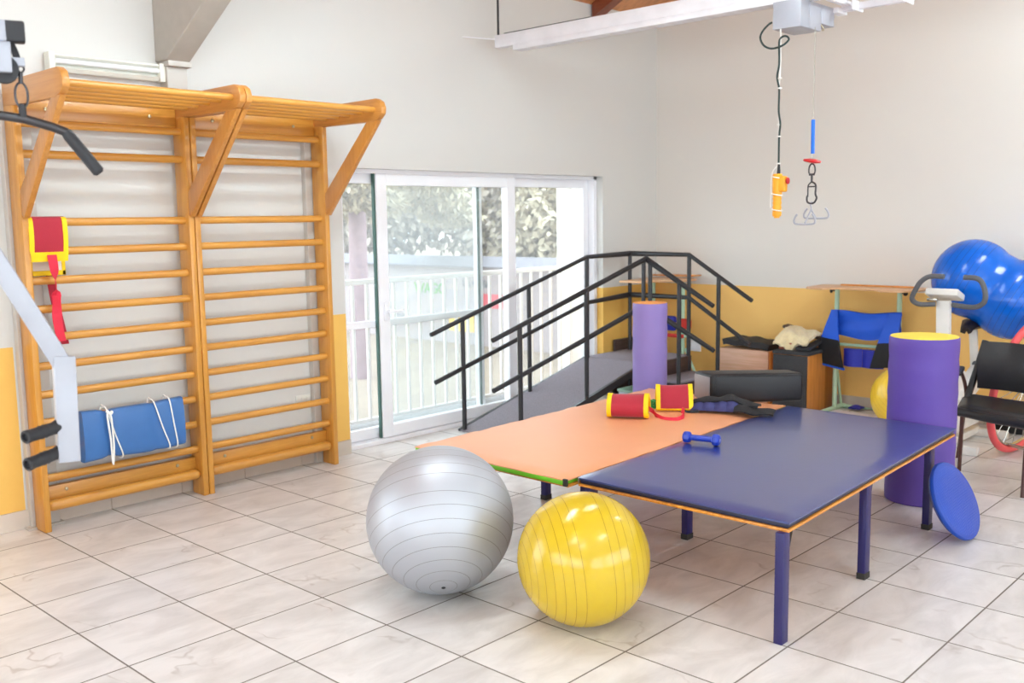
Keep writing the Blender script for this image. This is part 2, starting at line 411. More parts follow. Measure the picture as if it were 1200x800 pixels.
def sheet(dst, f, nu, nv, th):
    """a soft sheet f(u,v)->Vector with thickness th, closed round its rim"""
    g = [[V(f(i/nu, j/nv)) for j in range(nv+1)] for i in range(nu+1)]
    def nrm(i, j):
        a = g[min(i+1, nu)][j]-g[max(i-1, 0)][j]; b = g[i][min(j+1, nv)]-g[i][max(j-1, 0)]
        n = a.cross(b); return n.normalized() if n.length > 1e-9 else V((0, 0, 1))
    A = [[dst.verts.new(g[i][j]+nrm(i, j)*th/2) for j in range(nv+1)] for i in range(nu+1)]
    B = [[dst.verts.new(g[i][j]-nrm(i, j)*th/2) for j in range(nv+1)] for i in range(nu+1)]
    for i in range(nu):
        for j in range(nv):
            dst.faces.new((A[i][j], A[i+1][j], A[i+1][j+1], A[i][j+1])); dst.faces.new((B[i][j], B[i][j+1], B[i+1][j+1], B[i+1][j]))
    for i in range(nu):
        dst.faces.new((A[i][0], B[i][0], B[i+1][0], A[i+1][0])); dst.faces.new((A[i][nv], A[i+1][nv], B[i+1][nv], B[i][nv]))
    for j in range(nv):
        dst.faces.new((A[0][j], A[0][j+1], B[0][j+1], B[0][j])); dst.faces.new((A[nu][j], B[nu][j], B[nu][j+1], A[nu][j+1]))
    return dst

def ribbon(dst, pts, w, across, th=.0025, n=5):
    """webbing along a path, 'across' gives the width direction (one vector or one per point)"""
    ac = across if isinstance(across[0], (list, tuple, Vector)) else [across]*len(pts)
    P = smooth_path(pts, n); Q = smooth_path(ac, n)
    def f(u, v):
        i = min(int(round(u*(len(P)-1))), len(P)-1)
        return P[i]+V(Q[i]).normalized()*w*(v-.5)
    return sheet(dst, f, len(P)-1, 2, th)

def link(name, bm, mat, parent=None, kind=None, smooth=True, ang=38, local=False):
    if not local and parent is not None:
        bmesh.ops.transform(bm, matrix=ROOT[parent.name].inverted(), verts=bm.verts)
    bmesh.ops.recalc_face_normals(bm, faces=bm.faces)
    me = bpy.data.meshes.new(name); bm.to_mesh(me); bm.free()
    if smooth and len(me.polygons):
        me.shade_smooth(); me.set_sharp_from_angle(angle=math.radians(ang))
    me.materials.append(M[mat] if isinstance(mat, str) else mat)
    o = bpy.data.objects.new(name, me); COL.objects.link(o)
    if parent is not None:
        o.parent = parent; ROOT[o.name] = ROOT[parent.name]
    if kind: o['kind'] = kind
    return o

ROOT = {}
def thing(name, label, cat, loc=(0, 0, 0), group=None, rot=None):
    o = bpy.data.objects.new(name, None); COL.objects.link(o); o.empty_display_size = .1
    o.location = loc
    if rot is not None: o.rotation_euler = rot.to_euler()
    ROOT[o.name] = Matrix.Translation(loc) @ (rot.to_4x4() if rot is not None else Matrix.Identity(4))
    o['label'] = label; o['category'] = cat
    if group: o['group'] = group
    return o

def solo(name, bm, mat, label, cat, loc, group=None, rot=None, local=False, ang=38):
    """a thing that is one mesh, its origin at loc"""
    mt = Matrix.Translation(loc) @ (rot.to_4x4() if rot is not None else Matrix.Identity(4))
    if not local: bmesh.ops.transform(bm, matrix=mt.inverted(), verts=bm.verts)
    o = link(name, bm, mat, local=True, ang=ang)
    o.location = loc
    if rot is not None: o.rotation_euler = rot.to_euler()
    ROOT[o.name] = mt
    o['label'] = label; o['category'] = cat
    if group: o['group'] = group
    return o

def struct(name, bm, mat, **kw):
    return link(name, bm, mat, kind='structure', **kw)

# ------------------------------------------------------------------ room shell
XB = 6.53                      # back wall
DX0, DX1, DZ = 2.68, 5.67, 2.05   # sliding door opening
struct('floor', box(BM(), (-4.3, -9.0, -.1), (XB+.02, .3, 0)), 'floor', smooth=False)
w = BM()
RZ = 3.56
def wall_piece(x0, x1, z0, z1): box(w, (x0, 0, z0), (x1, .24, z1))
wall_piece(-4.3, -3.3, -.1, RZ); wall_piece(-3.3, -.75, 2.15, RZ); wall_piece(-.75, DX0, -.1, RZ)
wall_piece(DX0, DX1, DZ, RZ); wall_piece(DX1, XB+.2, -.1, RZ)
struct('wall_left', w, 'wall_l', smooth=False)
struct('wall_back', prism(BM(), [(-9.1, -.1), (.24, -.1), (.24, 3.6), (-4.4, 5.9), (-9.1, 3.6)], XB, XB+.2, 'x'), 'wall_b', smooth=False)
w = BM()
for x0, x1, z0, z1 in ((-4.3, -3.2, -.1, 3.7), (-3.2, 5.6, -.1, .55), (-3.2, 5.6, 2.5, 3.7), (5.6, XB+.1, -.1, 3.7), (-.4, 0, .55, 2.5), (2.6, 3., .55, 2.5)):
    box(w, (x0, -9.2, z0), (x1, -9.0, z1))
struct('wall_right', w, 'wall_b', smooth=False)
w = BM()
for y0, y1, z0, z1 in ((-9.2, -8., -.1, 6.), (-8., -1.2, -.1, .8), (-8., -1.2, 2.5, 6.), (-1.2, .24, -.1, 6.), (-4.8, -4.4, .8, 2.5)):
    box(w, (-4.5, y0, z0), (-4.3, y1, z1))
struct('wall_rear', w, 'wall_b', smooth=False)
c = BM()
SL = .5
prism(c, [(.6, 3.56-.3), (-4.4, 3.56+4.4*SL), (-4.4, 3.56+4.4*SL+.08), (.6, 3.56-.22)], -4.4, XB+.3, 'x')
c2 = BM(); prism(c2, [(-4.4, 3.56+4.4*SL), (-9.4, 3.56-.3), (-9.4, 3.56-.22), (-4.4, 3.56+4.4*SL+.08)], -4.4, XB+.3, 'x')
struct('ceiling', c, 'roof_wood', smooth=False); struct('ceiling', c2, 'ceil_white', smooth=False)
for i, x in enumerate((5.5, 3.6, -.6)):
    struct('rafter', prism(BM(), [(-.02, 3.44), (-4.4, 3.44+4.38*SL), (-4.4, 3.56+4.4*SL), (-.02, 3.57)], x, x+.11, 'x'), 'rafter', smooth=False)
# concrete beam rising from the wall, its post and the two slim columns beside the wall bars
struct('roof_beam', prism(BM(), [(0, 2.63), (-.13, 2.63), (-3., 4.27), (-3., 4.86), (0, 3.54)], 1.345, 1.50, 'x', .008), 'concrete', smooth=False)
t = BM(); box(t, (1.37, -.09, 2.28), (1.50, 0, 2.6), .004); box(t, (1.36, -.13, 2.6), (1.51, -.0, 2.632), .003)
struct('column', t, 'column', smooth=False)
t = BM(); box(t, (.43, -.05, 0), (.585, 0, 2.37), .004); box(t, (.40, -.075, 0), (.60, 0, .012), .002)
struct('column', t, 'column', smooth=False)
struct('column', box(BM(), (2.35, -.045, 0), (2.46, 0, 2.25), .004), 'column', smooth=False)
bb = BM()
x = -.75
while x < DX0:                # stone skirting cut in lengths like the floor tiles
    e = min(DX0, (math.floor(x/.45+1e-6)+1)*.45); box(bb, (x+.0015, -.014, 0), (e-.0015, 0, .105), .002); x = e
struct('baseboard_left', bb, 'skirt', smooth=False)
struct('baseboard_corner', box(BM(), (DX1+.01, -.014, 0), (XB, 0, .105), .002), 'skirt', smooth=False)
bb = BM(); y = -9.
while y < -.02:
    e = min(-.015, y+.45); box(bb, (XB-.014, y+.0015, 0), (XB, e-.0015, .105), .002); y = e
struct('baseboard_back', bb, 'skirt', smooth=False)

# sliding door (outer frame + three leaves)
def leaf(name, x0, x1, z0, z1, y, st, top, bot, mid=None, handle=False, d=.045):
    f = BM()
    box(f, (x0, y, z0), (x0+st, y+d, z1), .004); box(f, (x1-st, y, z0), (x1, y+d, z1), .004)
    box(f, (x0+st, y, z1-top), (x1-st, y+d, z1), .004); box(f, (x0+st, y, z0), (x1-st, y+d, z0+bot), .004)
    if mid: box(f, (x0+st, y+.004, mid-.026), (x1-st, y+d-.004, mid+.026), .004)
    o = struct(name, f, 'pvc', smooth=False)
    p = link('glass_pane', box(BM(), (x0+st-.005, y+d*.42, z0+bot-.005), (x1-st+.005, y+d*.58, z1-top+.005)), 'glass', None)
    ROOT[o.name] = Matrix.Identity(4); p.parent = o; p['kind'] = 'structure'
    return o
fr = BM()
box(fr, (DX0, .07, DZ-.03), (DX1, .22, DZ), .003); box(fr, (DX1-.045, .07, 0), (DX1, .22, DZ), .003); box(fr, (DX0, .07, 0), (DX0+.04, .22, DZ), .003)
box(fr, (DX0, .05, 0), (DX1, .24, .032), .003)
struct('door_frame', fr, 'pvc', smooth=False)
# front leaf and its handle; rear leaf with a cross bar; fixed right leaf
l1 = leaf('door_1', 3.055, 4.56, .036, 2.02, .075, .098, .085, .09)
ROOT[l1.name] = Matrix.Identity(4)
h = BM(); box(h, (3.09, .055, .93), (3.13, .075, 1.07), .006); tube(h, [(3.11, .06, 1.0), (3.11, .02, 1.0), (3.13, .015, 1.0), (3.23, .015, 1.0)], .011, 10)
hd = link('door_handle', h, 'pvc', l1)
g = link('gasket', box(BM(), (3.043, .09, .036), (3.0545, .118, 2.02)), 'gasket', l1)
l2 = leaf('door_2', 2.725, 4.215, .036, 2.02, .135, .065, .07, .08, mid=.905)
g2 = BM(); box(g2, (4.155, .129, .116), (4.178, .1355, 1.95)); ROOT[l2.name] = Matrix.Identity(4); link('gasket', g2, 'gasket', l2)
l3 = leaf('door_3', 4.50, 5.622, .036, 2.02, .135, .07, .075, .085)

# off-view glazing that lets the daylight in
def window(name, lo, hi, axis, n):
    f = BM(); a = 0 if axis == 'x' else 1
    for k in range(n+1):
        p = lo[a]+(hi[a]-lo[a])*k/n; l = list(lo); q = list(hi); l[a] = max(lo[a], p-.03); q[a] = min(hi[a], p+.03); box(f, l, q)
    for z in (lo[2], hi[2]-.06):
        l = list(lo); q = list(hi); l[2] = z; q[2] = z+.06; box(f, l, q)
    struct(name, f, 'pvc', smooth=False)
window('window_1', (-3.3, .08, 0), (-.75, .14, 2.15), 'x', 3)
window('window_2', (-3.2, -9.12, .55), (-.4, -9.06, 2.5), 'x', 3)
window('window_3', (0, -9.12, .55), (2.6, -9.06, 2.5), 'x', 3)
window('window_4', (3., -9.12, .55), (5.6, -9.06, 2.5), 'x', 3)
window('window_5', (-4.42, -4.4, .8), (-4.36, -1.2, 2.5), 'y', 3)
window('window_6', (-4.42, -8., .8), (-4.36, -4.8, 2.5), 'y', 3)

# ------------------------------------------------------------------ wall bars
RUNGS = [2.218, 2.056, 1.695, 1.538, 1.38, 1.225, 1.069, .914, .757, .602, .445, .29]
def wall_bars(x0, x1, label):
    T = .036
    r = thing('stall_bars', label, 'wall bars', ((x0+x1)/2, -.12, 0), 'pair of wall bars')
    for k, x in enumerate((x0, x1-T)):
        link('upright', box(BM(), (x, -.19, 0), (x+T, -.055, 2.31), .005), 'bar_z', r)
        poly = [(-.055, 2.30), (-.72, 2.292), (-.775, 2.305), (-.812, 2.335), (-.818, 2.37), (-.80, 2.41), (-.76, 2.432), (-.70, 2.432), (-.055, 2.43)]
        link('top_arm', prism(BM(), poly, x-.001, x+T+.001, 'x', .006), 'arm_y', r)
        b = BM(); prism(b, [(-.191, 1.735), (-.215, 1.715), (-.775, 2.30), (-.66, 2.30), (-.191, 1.86)], x+.002, x+T-.002, 'x', .004)
        link('brace', b, 'arm_z', r)
    for z in RUNGS:
        t = BM(); cyl(t, (x0+T-.006, 0, 0), (x1-T+.006, 0, 0), .0225, 18)
        for v in t.verts: v.co = V((v.co.x, -.135+v.co.y*.85, z+v.co.z))
        link('rung', t, 'bar_x', r)
    # bottom: rounded rail in front of a bolted board
    t = BM(); box(t, (x0+T, -.175, .105), (x1-T, -.11, .165), .026, 3); link('bottom_rail', t, 'bar_x', r)
    bd = link('bottom_board', box(BM(), (x0+T, -.11, .12), (x1-T, -.07, .235), .004), 'bar_x', r)
    for x in (x0+.16, x1-.16): link('bolt', lathe(BM(), [(0, 0), (.011, 0), (.009, .006), (0, .009)], 12, Matrix.Translation((x, -.111, .205)) @ frame_to((0, -1, 0)).to_4x4()), 'brass', bd)
    bd = link('top_board', box(BM(), (x0+T, -.10, 2.235), (x1-T, -.06, 2.36), .004), 'bar_x', r)
    for x in (x0+.2, x1-.2): link('bolt', lathe(BM(), [(0, 0), (.011, 0), (.009, .006), (0, .009)], 12, Matrix.Translation((x, -.101, 2.30)) @ frame_to((0, -1, 0)).to_4x4()), 'brass', bd)
    for i in range(5):
        y = -.235-.124*i; t = BM(); cyl(t, (x0+T-.004, y, 2.352+.003*i), (x1-T+.004, y, 2.352+.003*i), .0195, 16); link('top_bar', t, 'bar_x', r)
    return r
wall_bars(.447, 1.438, 'wooden wall bars nearest the weight machine, blue folded mat hanging on it')
wall_bars(1.443, 2.432, 'wooden wall bars next to the sliding door, nothing hanging on its rungs')

# strip light on the wall above the bars
r = thing('strip_light', 'unlit fluorescent strip light on the wall above the wall bars', 'light', (1.03, 0, 2.55))
link('housing', prism(BM(), [(0, 2.515), (-.045, 2.515), (-.062, 2.535), (-.03, 2.556), (-.03, 2.58), (-.06, 2.60), (-.055, 2.612), (0, 2.612)], .70, 1.365, 'x'), 'lamp_body', r, smooth=False)
link('tube', cyl(BM(), (.735, -.052, 2.573), (1.335, -.052, 2.573), .014, 16), 'lamp_tube', r)
for x in (.70, 1.338): link('end_cap', box(BM(), (x-.003, -.073, 2.510), (x+.031, -.001, 2.617), .004), 'lamp_body', r)

r = thing('socket_plate', 'pale switch plate low on the wall behind the wall bars', 'socket', (2.285, 0, .455))
link('plate', box(BM(), (2.225, -.008, .42), (2.345, 0, .49), .003), 'socket', r)
for x in (2.25, 2.285, 2.32): link('switch', box(BM(), (x-.013, -.012, .435), (x+.013, -.008, .475), .002), 'socket', r)

# folded blue mat tied with white cord, hung on the lower rungs
r = thing('folded_mat', 'blue folded mat tied with white cord hanging on the wall bars', 'mat', (.96, -.2, .37))
def matpoly(x):
    s = (x-.66)/.6
    k = .012*math.exp(-((x-.80)/.03)**2)+.006*math.exp(-((x-1.08)/.03)**2)
    return k
t = BM()
nu, ring = 30, []
for i in range(nu+1):
    u = i/nu; x = .655+.60*u; k = matpoly(x); zt = .655-.012*math.sin(u*PI*.9)+.004*u; zb = .365+.006*math.sin(u*7)
    loop = []
    for a in range(24):
        an = 2*PI*a/24; cx_, cz_ = math.cos(an), math.sin(an)
        sy = math.copysign(abs(cx_)**.45, cx_); sz = math.copysign(abs(cz_)**.3, cz_)
        wid = (.045-k)*(1. if sz < .4 else .8)
        loop.append(t.verts.new((x, -.238+sy*wid, (zt+zb)/2+sz*((zt-zb)/2-k))))
    ring.append(loop)
for a, b in zip(ring, ring[1:]):
    for j in range(24): t.faces.new((a[j], a[(j+1) % 24], b[(j+1) % 24], b[j]))
t.faces.new(ring[0][::-1]); t.faces.new(ring[-1])
link('mat_body', t, 'blue_mat', r, ang=60)
def cordloop(x0, x1, tail=False):
    t = BM()
    tube(t, smooth_path([(x0, -.20, .655), (x0, -.236, .664), (x0+.004, -.272, .645), ((x0*.5+x1*.5), -.287, .50), (x1, -.283, .385), (x1, -.25, .357), (x1, -.20, .37), (x0, -.19, .5)], 5, True), .0042, 8, True)
    return t
c1 = cordloop(.79, .865); tube(c1, smooth_path([(.80, -.285, .63), (.785, -.295, .615), (.797, -.292, .48), (.80, -.29, .36), (.806, -.288, .335)]), .0055, 8)
tube(c1, smooth_path([(.80, -.285, .63), (.805, -.298, .60), (.812, -.293, .45), (.805, -.29, .345)]), .0055, 8); tube(c1, smooth_path([(.785, -.287, .645), (.80, -.30, .628), (.815, -.287, .635)]), .009, 8)
link('tied_cord', c1, 'cord_white', r); link('cord_loop', cordloop(1.07, 1.15), 'cord_white', r); link('cord_loop', cordloop(1.165, 1.20), 'cord_white', r)

# ------------------------------------------------------------------ ankle weights
def wedge_pouch(f, nu, nv, th, dst): return sheet(dst, f, nu, nv, th)
r = thing('ankle_weight', 'red and yellow ankle weight hung over an upper rung of the wall bars', 'ankle weight', (.58, -.16, 1.5), 'red and yellow ankle weights')
def drape(u0, u1, v0, v1, lift):
    def f(u, v):
        u = u0+(u1-u0)*u; v = v0+(v1-v0)*v       # u across x, v along the drape 0 back .. 1 front
        x = .486+.192*u; s = v*.46
        if s < .19: p = (x+.03*(1-s/.19), -.105+.0*s, 1.525+s)
        elif s < .25:
            a = (s-.19)/.06*PI; p = (x, -.137+.034*math.cos(a), 1.708+.014*math.sin(a))
        else: p = (x-.006*(s-.25)/.21, -.172-.012*math.sin((s-.25)/.21*PI), 1.708-(s-.25))
        q = V(p)
        if s >= .22: q.y -= lift
        else: q.y += lift
        return q
    return f
link('pouch', sheet(BM(), drape(0, 1, .50, 1, 0), 10, 18, .012), 'maroon', r)
def band(parts, mat, name, par, th=.006, cut=None):
    t = BM()
    for a in parts: sheet(t, drape(*a), 10 if a[1]-a[0] > .5 else 2, 20, th)
    return link(name, t, mat, par)
band([(-.03, .10, .42, 1.02, .008), (.9, 1.03, .42, 1.02, .008), (-.03, 1.03, .92, 1.03, .009)], 'yellow_trim', 'binding', r)
t = BM()
sheet(t, lambda u, v: V((.505+.18*u, -.098, 1.415+.30*v)), 6, 8, .01); link('lining', t, 'white_lining', r)
t = BM()
for (x0, x1, z0, z1) in ((.497, .517, 1.405, 1.70), (.672, .692, 1.405, 1.70), (.497, .692, 1.405, 1.432)):
    box(t, (x0, -.108, z0), (x1, -.088, z1), .003)
link('back_binding', t, 'yellow_trim', r)
s1 = BM(); ribbon(s1, [(.585, -.20, 1.52), (.588, -.21, 1.44), (.59, -.212, 1.36), (.588, -.212, 1.27), (.585, -.212, 1.16), (.60, -.21, 1.05)], .05, [(1, 0, 0), (1, .2, 0), (.25, 1, 0), (.5, -.8, 0), (1, 0, 0), (1, 0, 0)], n=6)
link('strap', s1, 'red_strap', r)
s2 = BM(); ribbon(s2, [(.605, -.09, 1.45), (.615, -.092, 1.36), (.625, -.10, 1.25), (.645, -.102, 1.12), (.66, -.102, 1.02)], .046, (1, 0, 0)); link('strap', s2, 'maroon', r)

# ------------------------------------------------------------------ weight machine at the left edge
r = thing('weight_machine', 'white steel weight machine arm with black grips at left edge', 'exercise machine', (-1.05, -2.65, 0))
t = BM(); cbox(t, (-1.05, -2.65, 1.14), (.09, .09, 2.2), .008); cbox(t, (-1.05, -2.65, .03), (.9, .12, .06), .008); cbox(t, (-1.3, -2.65, .03), (.12, .9, .06), .008)
link('mast', t, 'white_paint', r)
t = BM(); bar(t, (-1.1, -2.645, 2.175), (-.545, -2.846, 2.183), .055, .055, .005); bar(t, (-1.05, -2.66, 1.85), (-.72, -2.78, 2.155), .045, .045, .004)
link('boom', t, 'white_paint', r)
t = BM(); bar(t, (-.552, -2.843, 2.183), (-.503, -2.861, 2.183), .05, .054, .006); link('end_cap', t, 'rubber', r)
t = BM(); bar(t, (-.60, -2.82, 2.12), (-.535, -2.842, 2.12), .05, .085, .004); link('pulley_bracket', t, 'white_paint', r)
t = BM(); pa = Matrix.Translation((-.552, -2.83, 2.088)) @ frame_to((.342, .94, 0)).to_4x4()
lathe(t, [(0, -.014), (.02, -.014), (.028, -.016), (.036, -.016), (.030, -.004), (.030, .004), (.036, .016), (.028, .016), (.02, .014), (0, .014)], 28, pa); link('pulley', t, 'rubber', r)
t = BM()
for dx in (-.006, .0, .006): tube(t, smooth_path([(-.535+dx, -2.842, 2.158), (-.527+dx, -2.846, 2.135), (-.521+dx, -2.846, 2.112)]), .0035, 8)
link('cable', t, 'rubber', r)
t = BM(); bar(t, (-.537, -2.834, 2.108), (-.503, -2.847, 2.108), .03, .022, .003); link('cable_clamp', t, 'white_paint', r)
t = BM(); bar(t, (-.838, -2.636, 2.163), (-.462, -2.855, 1.285), .05, .058, .004, (.342, .94, 0)); link('press_arm', t, 'white_paint', r)
t = BM(); bar(t, (-.464, -2.860, 1.315), (-.480, -2.884, 1.022), .056, .05, .004, (.25, .97, 0))
lo = link('handle_post', t, 'white_paint', r)
def grip(z, dz):
    a, b = V((-.494, -2.874, z)), V((-.600, -2.908, z-dz)); d = (b-a); L = d.length
    prof = [(0, 0), (.0205, 0), (.0215, .004), (.0195, .012), (.0172, .022), (.0176, L*.40), (.0192, L*.44), (.0172, L*.5), (.0192, L*.56), (.0176, L*.60), (.0172, L*.85), (.0185, L*.93), (.0185, L-.002), (.0165, L), (.012, L), (.011, L-.008), (0, L-.008)]
    t = BM(); lathe(t, prof, 24, Matrix.Translation(a) @ frame_to(d).to_4x4()); g = link('grip', t, 'rubber', r)
    link('grip_collar', cyl(BM(), V((-.488, -2.868, z)), a+d*.03, .019, 20, .002), 'white_paint', g)
grip(1.123, .008); grip(1.052, .012)

r = thing('pulldown_bar', 'dark steel pulldown bar with black rubber grip hanging from a snap hook', 'pulldown bar', (-.51, -2.826, 1.97))
t = BM(); tube(t, [(-.80, -2.735, 1.962), (-.66, -2.775, 1.972), (-.561, -2.807, 1.970), (-.509, -2.824, 1.963), (-.446, -2.847, 1.944), (-.410, -2.860, 1.929)], .0125, 16); link('bar', t, 'grey_steel', r)
t = BM(); tube(t, [(-.413, -2.859, 1.930), (-.406, -2.862, 1.920), (-.370, -2.874, 1.867), (-.341, -2.884, 1.824), (-.3375, -2.8855, 1.819)], [.0135, .0165, .0165, .0165, .010], 16); link('grip', t, 'rubber', r)
t = BM(); cyl(t, (-.511, -2.827, 1.965), (-.511, -2.828, 2.002), .0095, 14); link('swivel', t, 'rubber', r)
t = BM(); tube(t, smooth_path([(-.511, -2.828, 1.99), (-.499, -2.832, 2.005), (-.497, -2.832, 2.035), (-.505, -2.83, 2.055), (-.517, -2.826, 2.055), (-.525, -2.823, 2.035), (-.523, -2.824, 2.005)], 6, True), .0032, 8, True); cyl(t, (-.511, -2.829, 2.054), (-.511, -2.832, 2.085), .006, 12); tube(t, smooth_path([(-.511, -2.836, 2.083), (-.503, -2.838, 2.092), (-.511, -2.840, 2.10), (-.519, -2.836, 2.092)], 5, True), .0026, 8, True)
link('snap_hook', t, 'grey_steel', r)

# ------------------------------------------------------------------ treatment tables
def table(label, wood_poly, mat_poly, legs, kindmat, sidemat, ztop, loc, matname):
    r = thing('treatment_table', label, 'table', loc, 'padded treatment tables')
    link('board', prism(BM(), wood_poly, .452, .464, 'z', .002), 'ply', r)
    for (x, y, foot) in legs:
        t = BM(); box(t, (x-.026, y-.018, .0), (x+.026, y+.018, .452), .0015); lg = link('leg', t, 'navy_leg', r)
        ft = BM(); box(ft, (x-.029, y-.021, 0), (x+.029, y+.021, .03), .003)
        if foot: link('foot', ft, 'dark_trim', lg)
        else: ft.free()
    for (x, y, foot) in legs[:2]:
        t = BM(); tube(t, [(x+.03, y, .33), (x+.12, y+.02, .449)], .006, 8); link('stay', t, 'dark_trim', r)
    return r
A_ = [(1.82, -3.888), (3.93, -3.79), (3.955, -2.775), (1.815, -2.84)]
ins = [(1.835, -3.872), (3.905, -3.775), (3.885, -2.785), (1.83, -2.855)]
rn = table('low table with shiny navy mat and plywood edge beside the yellow ball', A_, A_, [(1.82, -3.862, 0), (2.70, -3.815, 1), (3.61, -3.77, 1), (1.85, -2.89, 1), (2.65, -2.89, 1), (3.62, -2.82, 1)], 'navy', 'navy_side', .5, (2.87, -3.33, 0), 'navy')
link('mat_side', prism(BM(), [(1.824, -3.882), (3.925, -3.785), (3.95, -2.78), (1.82, -2.845)], .464, .49, 'z', .008), 'navy_side', rn)
# the mat cover puffs a little and wrinkles along its edges
def pad(poly, z0, z1, nu=44, nv=24, puff=.004, wr=.0015, edge=.02):
    a, b, c, d = [V((p[0], p[1], 0)) for p in poly]
    def P(u, v): return (a*(1-u)+b*u)*(1-v)+(d*(1-u)+c*u)*v
    t = BM(); top = []; 
    L1, L2 = (b-a).length, (d-a).length
    for i in range(nu+1):
        row = []
        for j in range(nv+1):
            u, v = i/nu, j/nv; u = .5-.5*math.cos(PI*u) if False else u
            p = P(u, v); e = min(u*L1, (1-u)*L1, v*L2, (1-v)*L2)
            k = min(1, e/edge); drop = (1-math.sqrt(max(0, 1-(1-k)**2)))*.010
            wv = wr*(math.sin(u*61+v*9)*math.sin(v*23+u*17))*math.exp(-e*7)
            row.append(t.verts.new((p.x, p.y, z1-drop+puff*(math.sin(PI*u)*math.sin(PI*v))+wv)))
        top.append(row)
    bot = [[t.verts.new((x.co.x, x.co.y, z0)) if i in (0, nu) or j in (0, nv) else None for j, x in enumerate(row)] for i, row in enumerate(top)]
    for i in range(nu):
        for j in range(nv): t.faces.new((top[i][j], top[i+1][j], top[i+1][j+1], top[i][j+1]))
    rim = [(i, 0) for i in range(nu)]+[(nu, j) for j in range(nv)]+[(i, nv) for i in range(nu, 0, -1)]+[(0, j) for j in range(nv, 0, -1)]
    for (p, q) in zip(rim, rim[1:]+rim[:1]):
        t.faces.new((top[p[0]][p[1]], bot[p[0]][p[1]], bot[q[0]][q[1]], top[q[0]][q[1]]))
    t.faces.new([bot[p[0]][p[1]] for p in rim])
    return t
link('mat', pad([(1.818, -3.89), (3.935, -3.792), (3.958, -2.773), (1.812, -2.838)], .486, .503), 'navy', rn)
t = BM(); box(t, (1.808, -2.85, .468), (1.816, -2.842, .497), .002); link('zip_pull', t, 'chrome', rn)
B_ = [(1.762, -2.825), (3.96, -2.758), (3.95, -1.735), (1.765, -1.79)]
ro = table('low table with orange mat and green edge beside the grey ball', B_, B_, [(2.0, -2.74, 1), (3.60, -2.70, 1), (1.83, -1.85, 1), (2.72, -1.85, 1), (3.60, -1.80, 1)], 'orange_mat', 'green_mat', .5, (2.83, -2.27, 0), 'orange_mat')
link('mat_side', prism(BM(), [(1.742, -2.815), (3.962, -2.76), (3.955, -1.733), (1.746, -1.788)], .464, .487, 'z', .006), 'green_mat', ro)
link('mat', pad([(1.743, -2.828), (3.966, -2.755), (3.958, -1.728), (1.748, -1.782)], .486, .500, wr=.003, edge=.035), 'orange_mat', ro)
t = BM(); box(t, (1.736, -2.836, .462), (1.75, -2.812, .497), .003); link('end_trim', t, 'dark_trim', ro)

# ------------------------------------------------------------------ exercise balls
def ball(name, c, R, axis, mat, label, valve=None, seg=96, squash=.985):
    rot = frame_to(axis)
    prof = [(0, -R)]+[(R*math.sin(PI*k/60), -R*math.cos(PI*k/60)) for k in range(1, 60)]+[(0, R)]
    t = BM(); lathe(t, prof, seg)
    o = solo(name, t, mat, label, 'exercise ball', c, rot=rot, local=True)
    o['group'] = 'round exercise balls'
    if valve:
        v = BM(); lathe(v, [(0, R-.003), (.009, R-.003), (.009, R+.002), (.006, R+.003), (.005, R+.0015), (0, R+.0015)], 20)
        link('valve', v, valve, o, local=True)
    return o
CR = V((.68263, -.73061, -.01495)); CU = V((.1015, .07454, .99204)); CF = V((.72368, .67871, -.12504))
ball('exercise_ball', (1.319, -2.439, .332), .332, CR*.09-CU*.775-CF*.62, 'ball_silver', 'large silver grey exercise ball with concentric rings and valve', 'rubber')
ball('exercise_ball', (1.464, -3.153, .275), .275, CR*-.975-CU*.14-CF*.16, 'ball_yellow', 'shiny yellow exercise ball on the floor in front of the tables')
ball('exercise_ball', (5.95, -2.73, .25), .25, (-.8, -.2, .5), 'ball_yellow_small', 'yellow exercise ball in back half hidden behind the purple cylinder')

# ------------------------------------------------------------------ things on the tables
r = thing('dumbbell', 'small blue vinyl dumbbell lying on the navy mat', 'dumbbell', (2.70, -2.97, .503))
def bell(c, ax):
    prof = [(0, -.021), (.018, -.021), (.027, -.016), (.0315, -.008), (.0315, .008), (.027, .016), (.018, .021), (0, .021)]
    return lathe(BM(), prof, 8, Matrix.Translation(c) @ frame_to(ax).to_4x4() @ Matrix.Rotation(PI/8, 4, 'Z'))
p0, p1 = V((2.672, -2.872, .5365)), V((2.705, -3.025, .5365)); d = (p1-p0).normalized()
link('head', bell(p0, d), 'blue_bell', r, ang=30); hd2 = link('head', bell(p1, d), 'blue_bell', r, ang=30)
link('handle', cyl(BM(), p0+d*.018, p1-d*.018, .0155, 18), 'blue_bell', r)
t = BM(); e = p1+d*.0212; sx = d.cross(V((0, 0, 1))).normalized()
cbox(t, e+sx*.002, (.0035, .001, .014), 0, Matrix((sx, d, V((0, 0, 1)))).transposed()); cbox(t, e+sx*-.002+V((0, 0, .002)), (.008, .001, .0035), 0, Matrix((sx, d, V((0, 0, 1)))).transposed())
link('size_mark', t, 'cord_white', hd2)

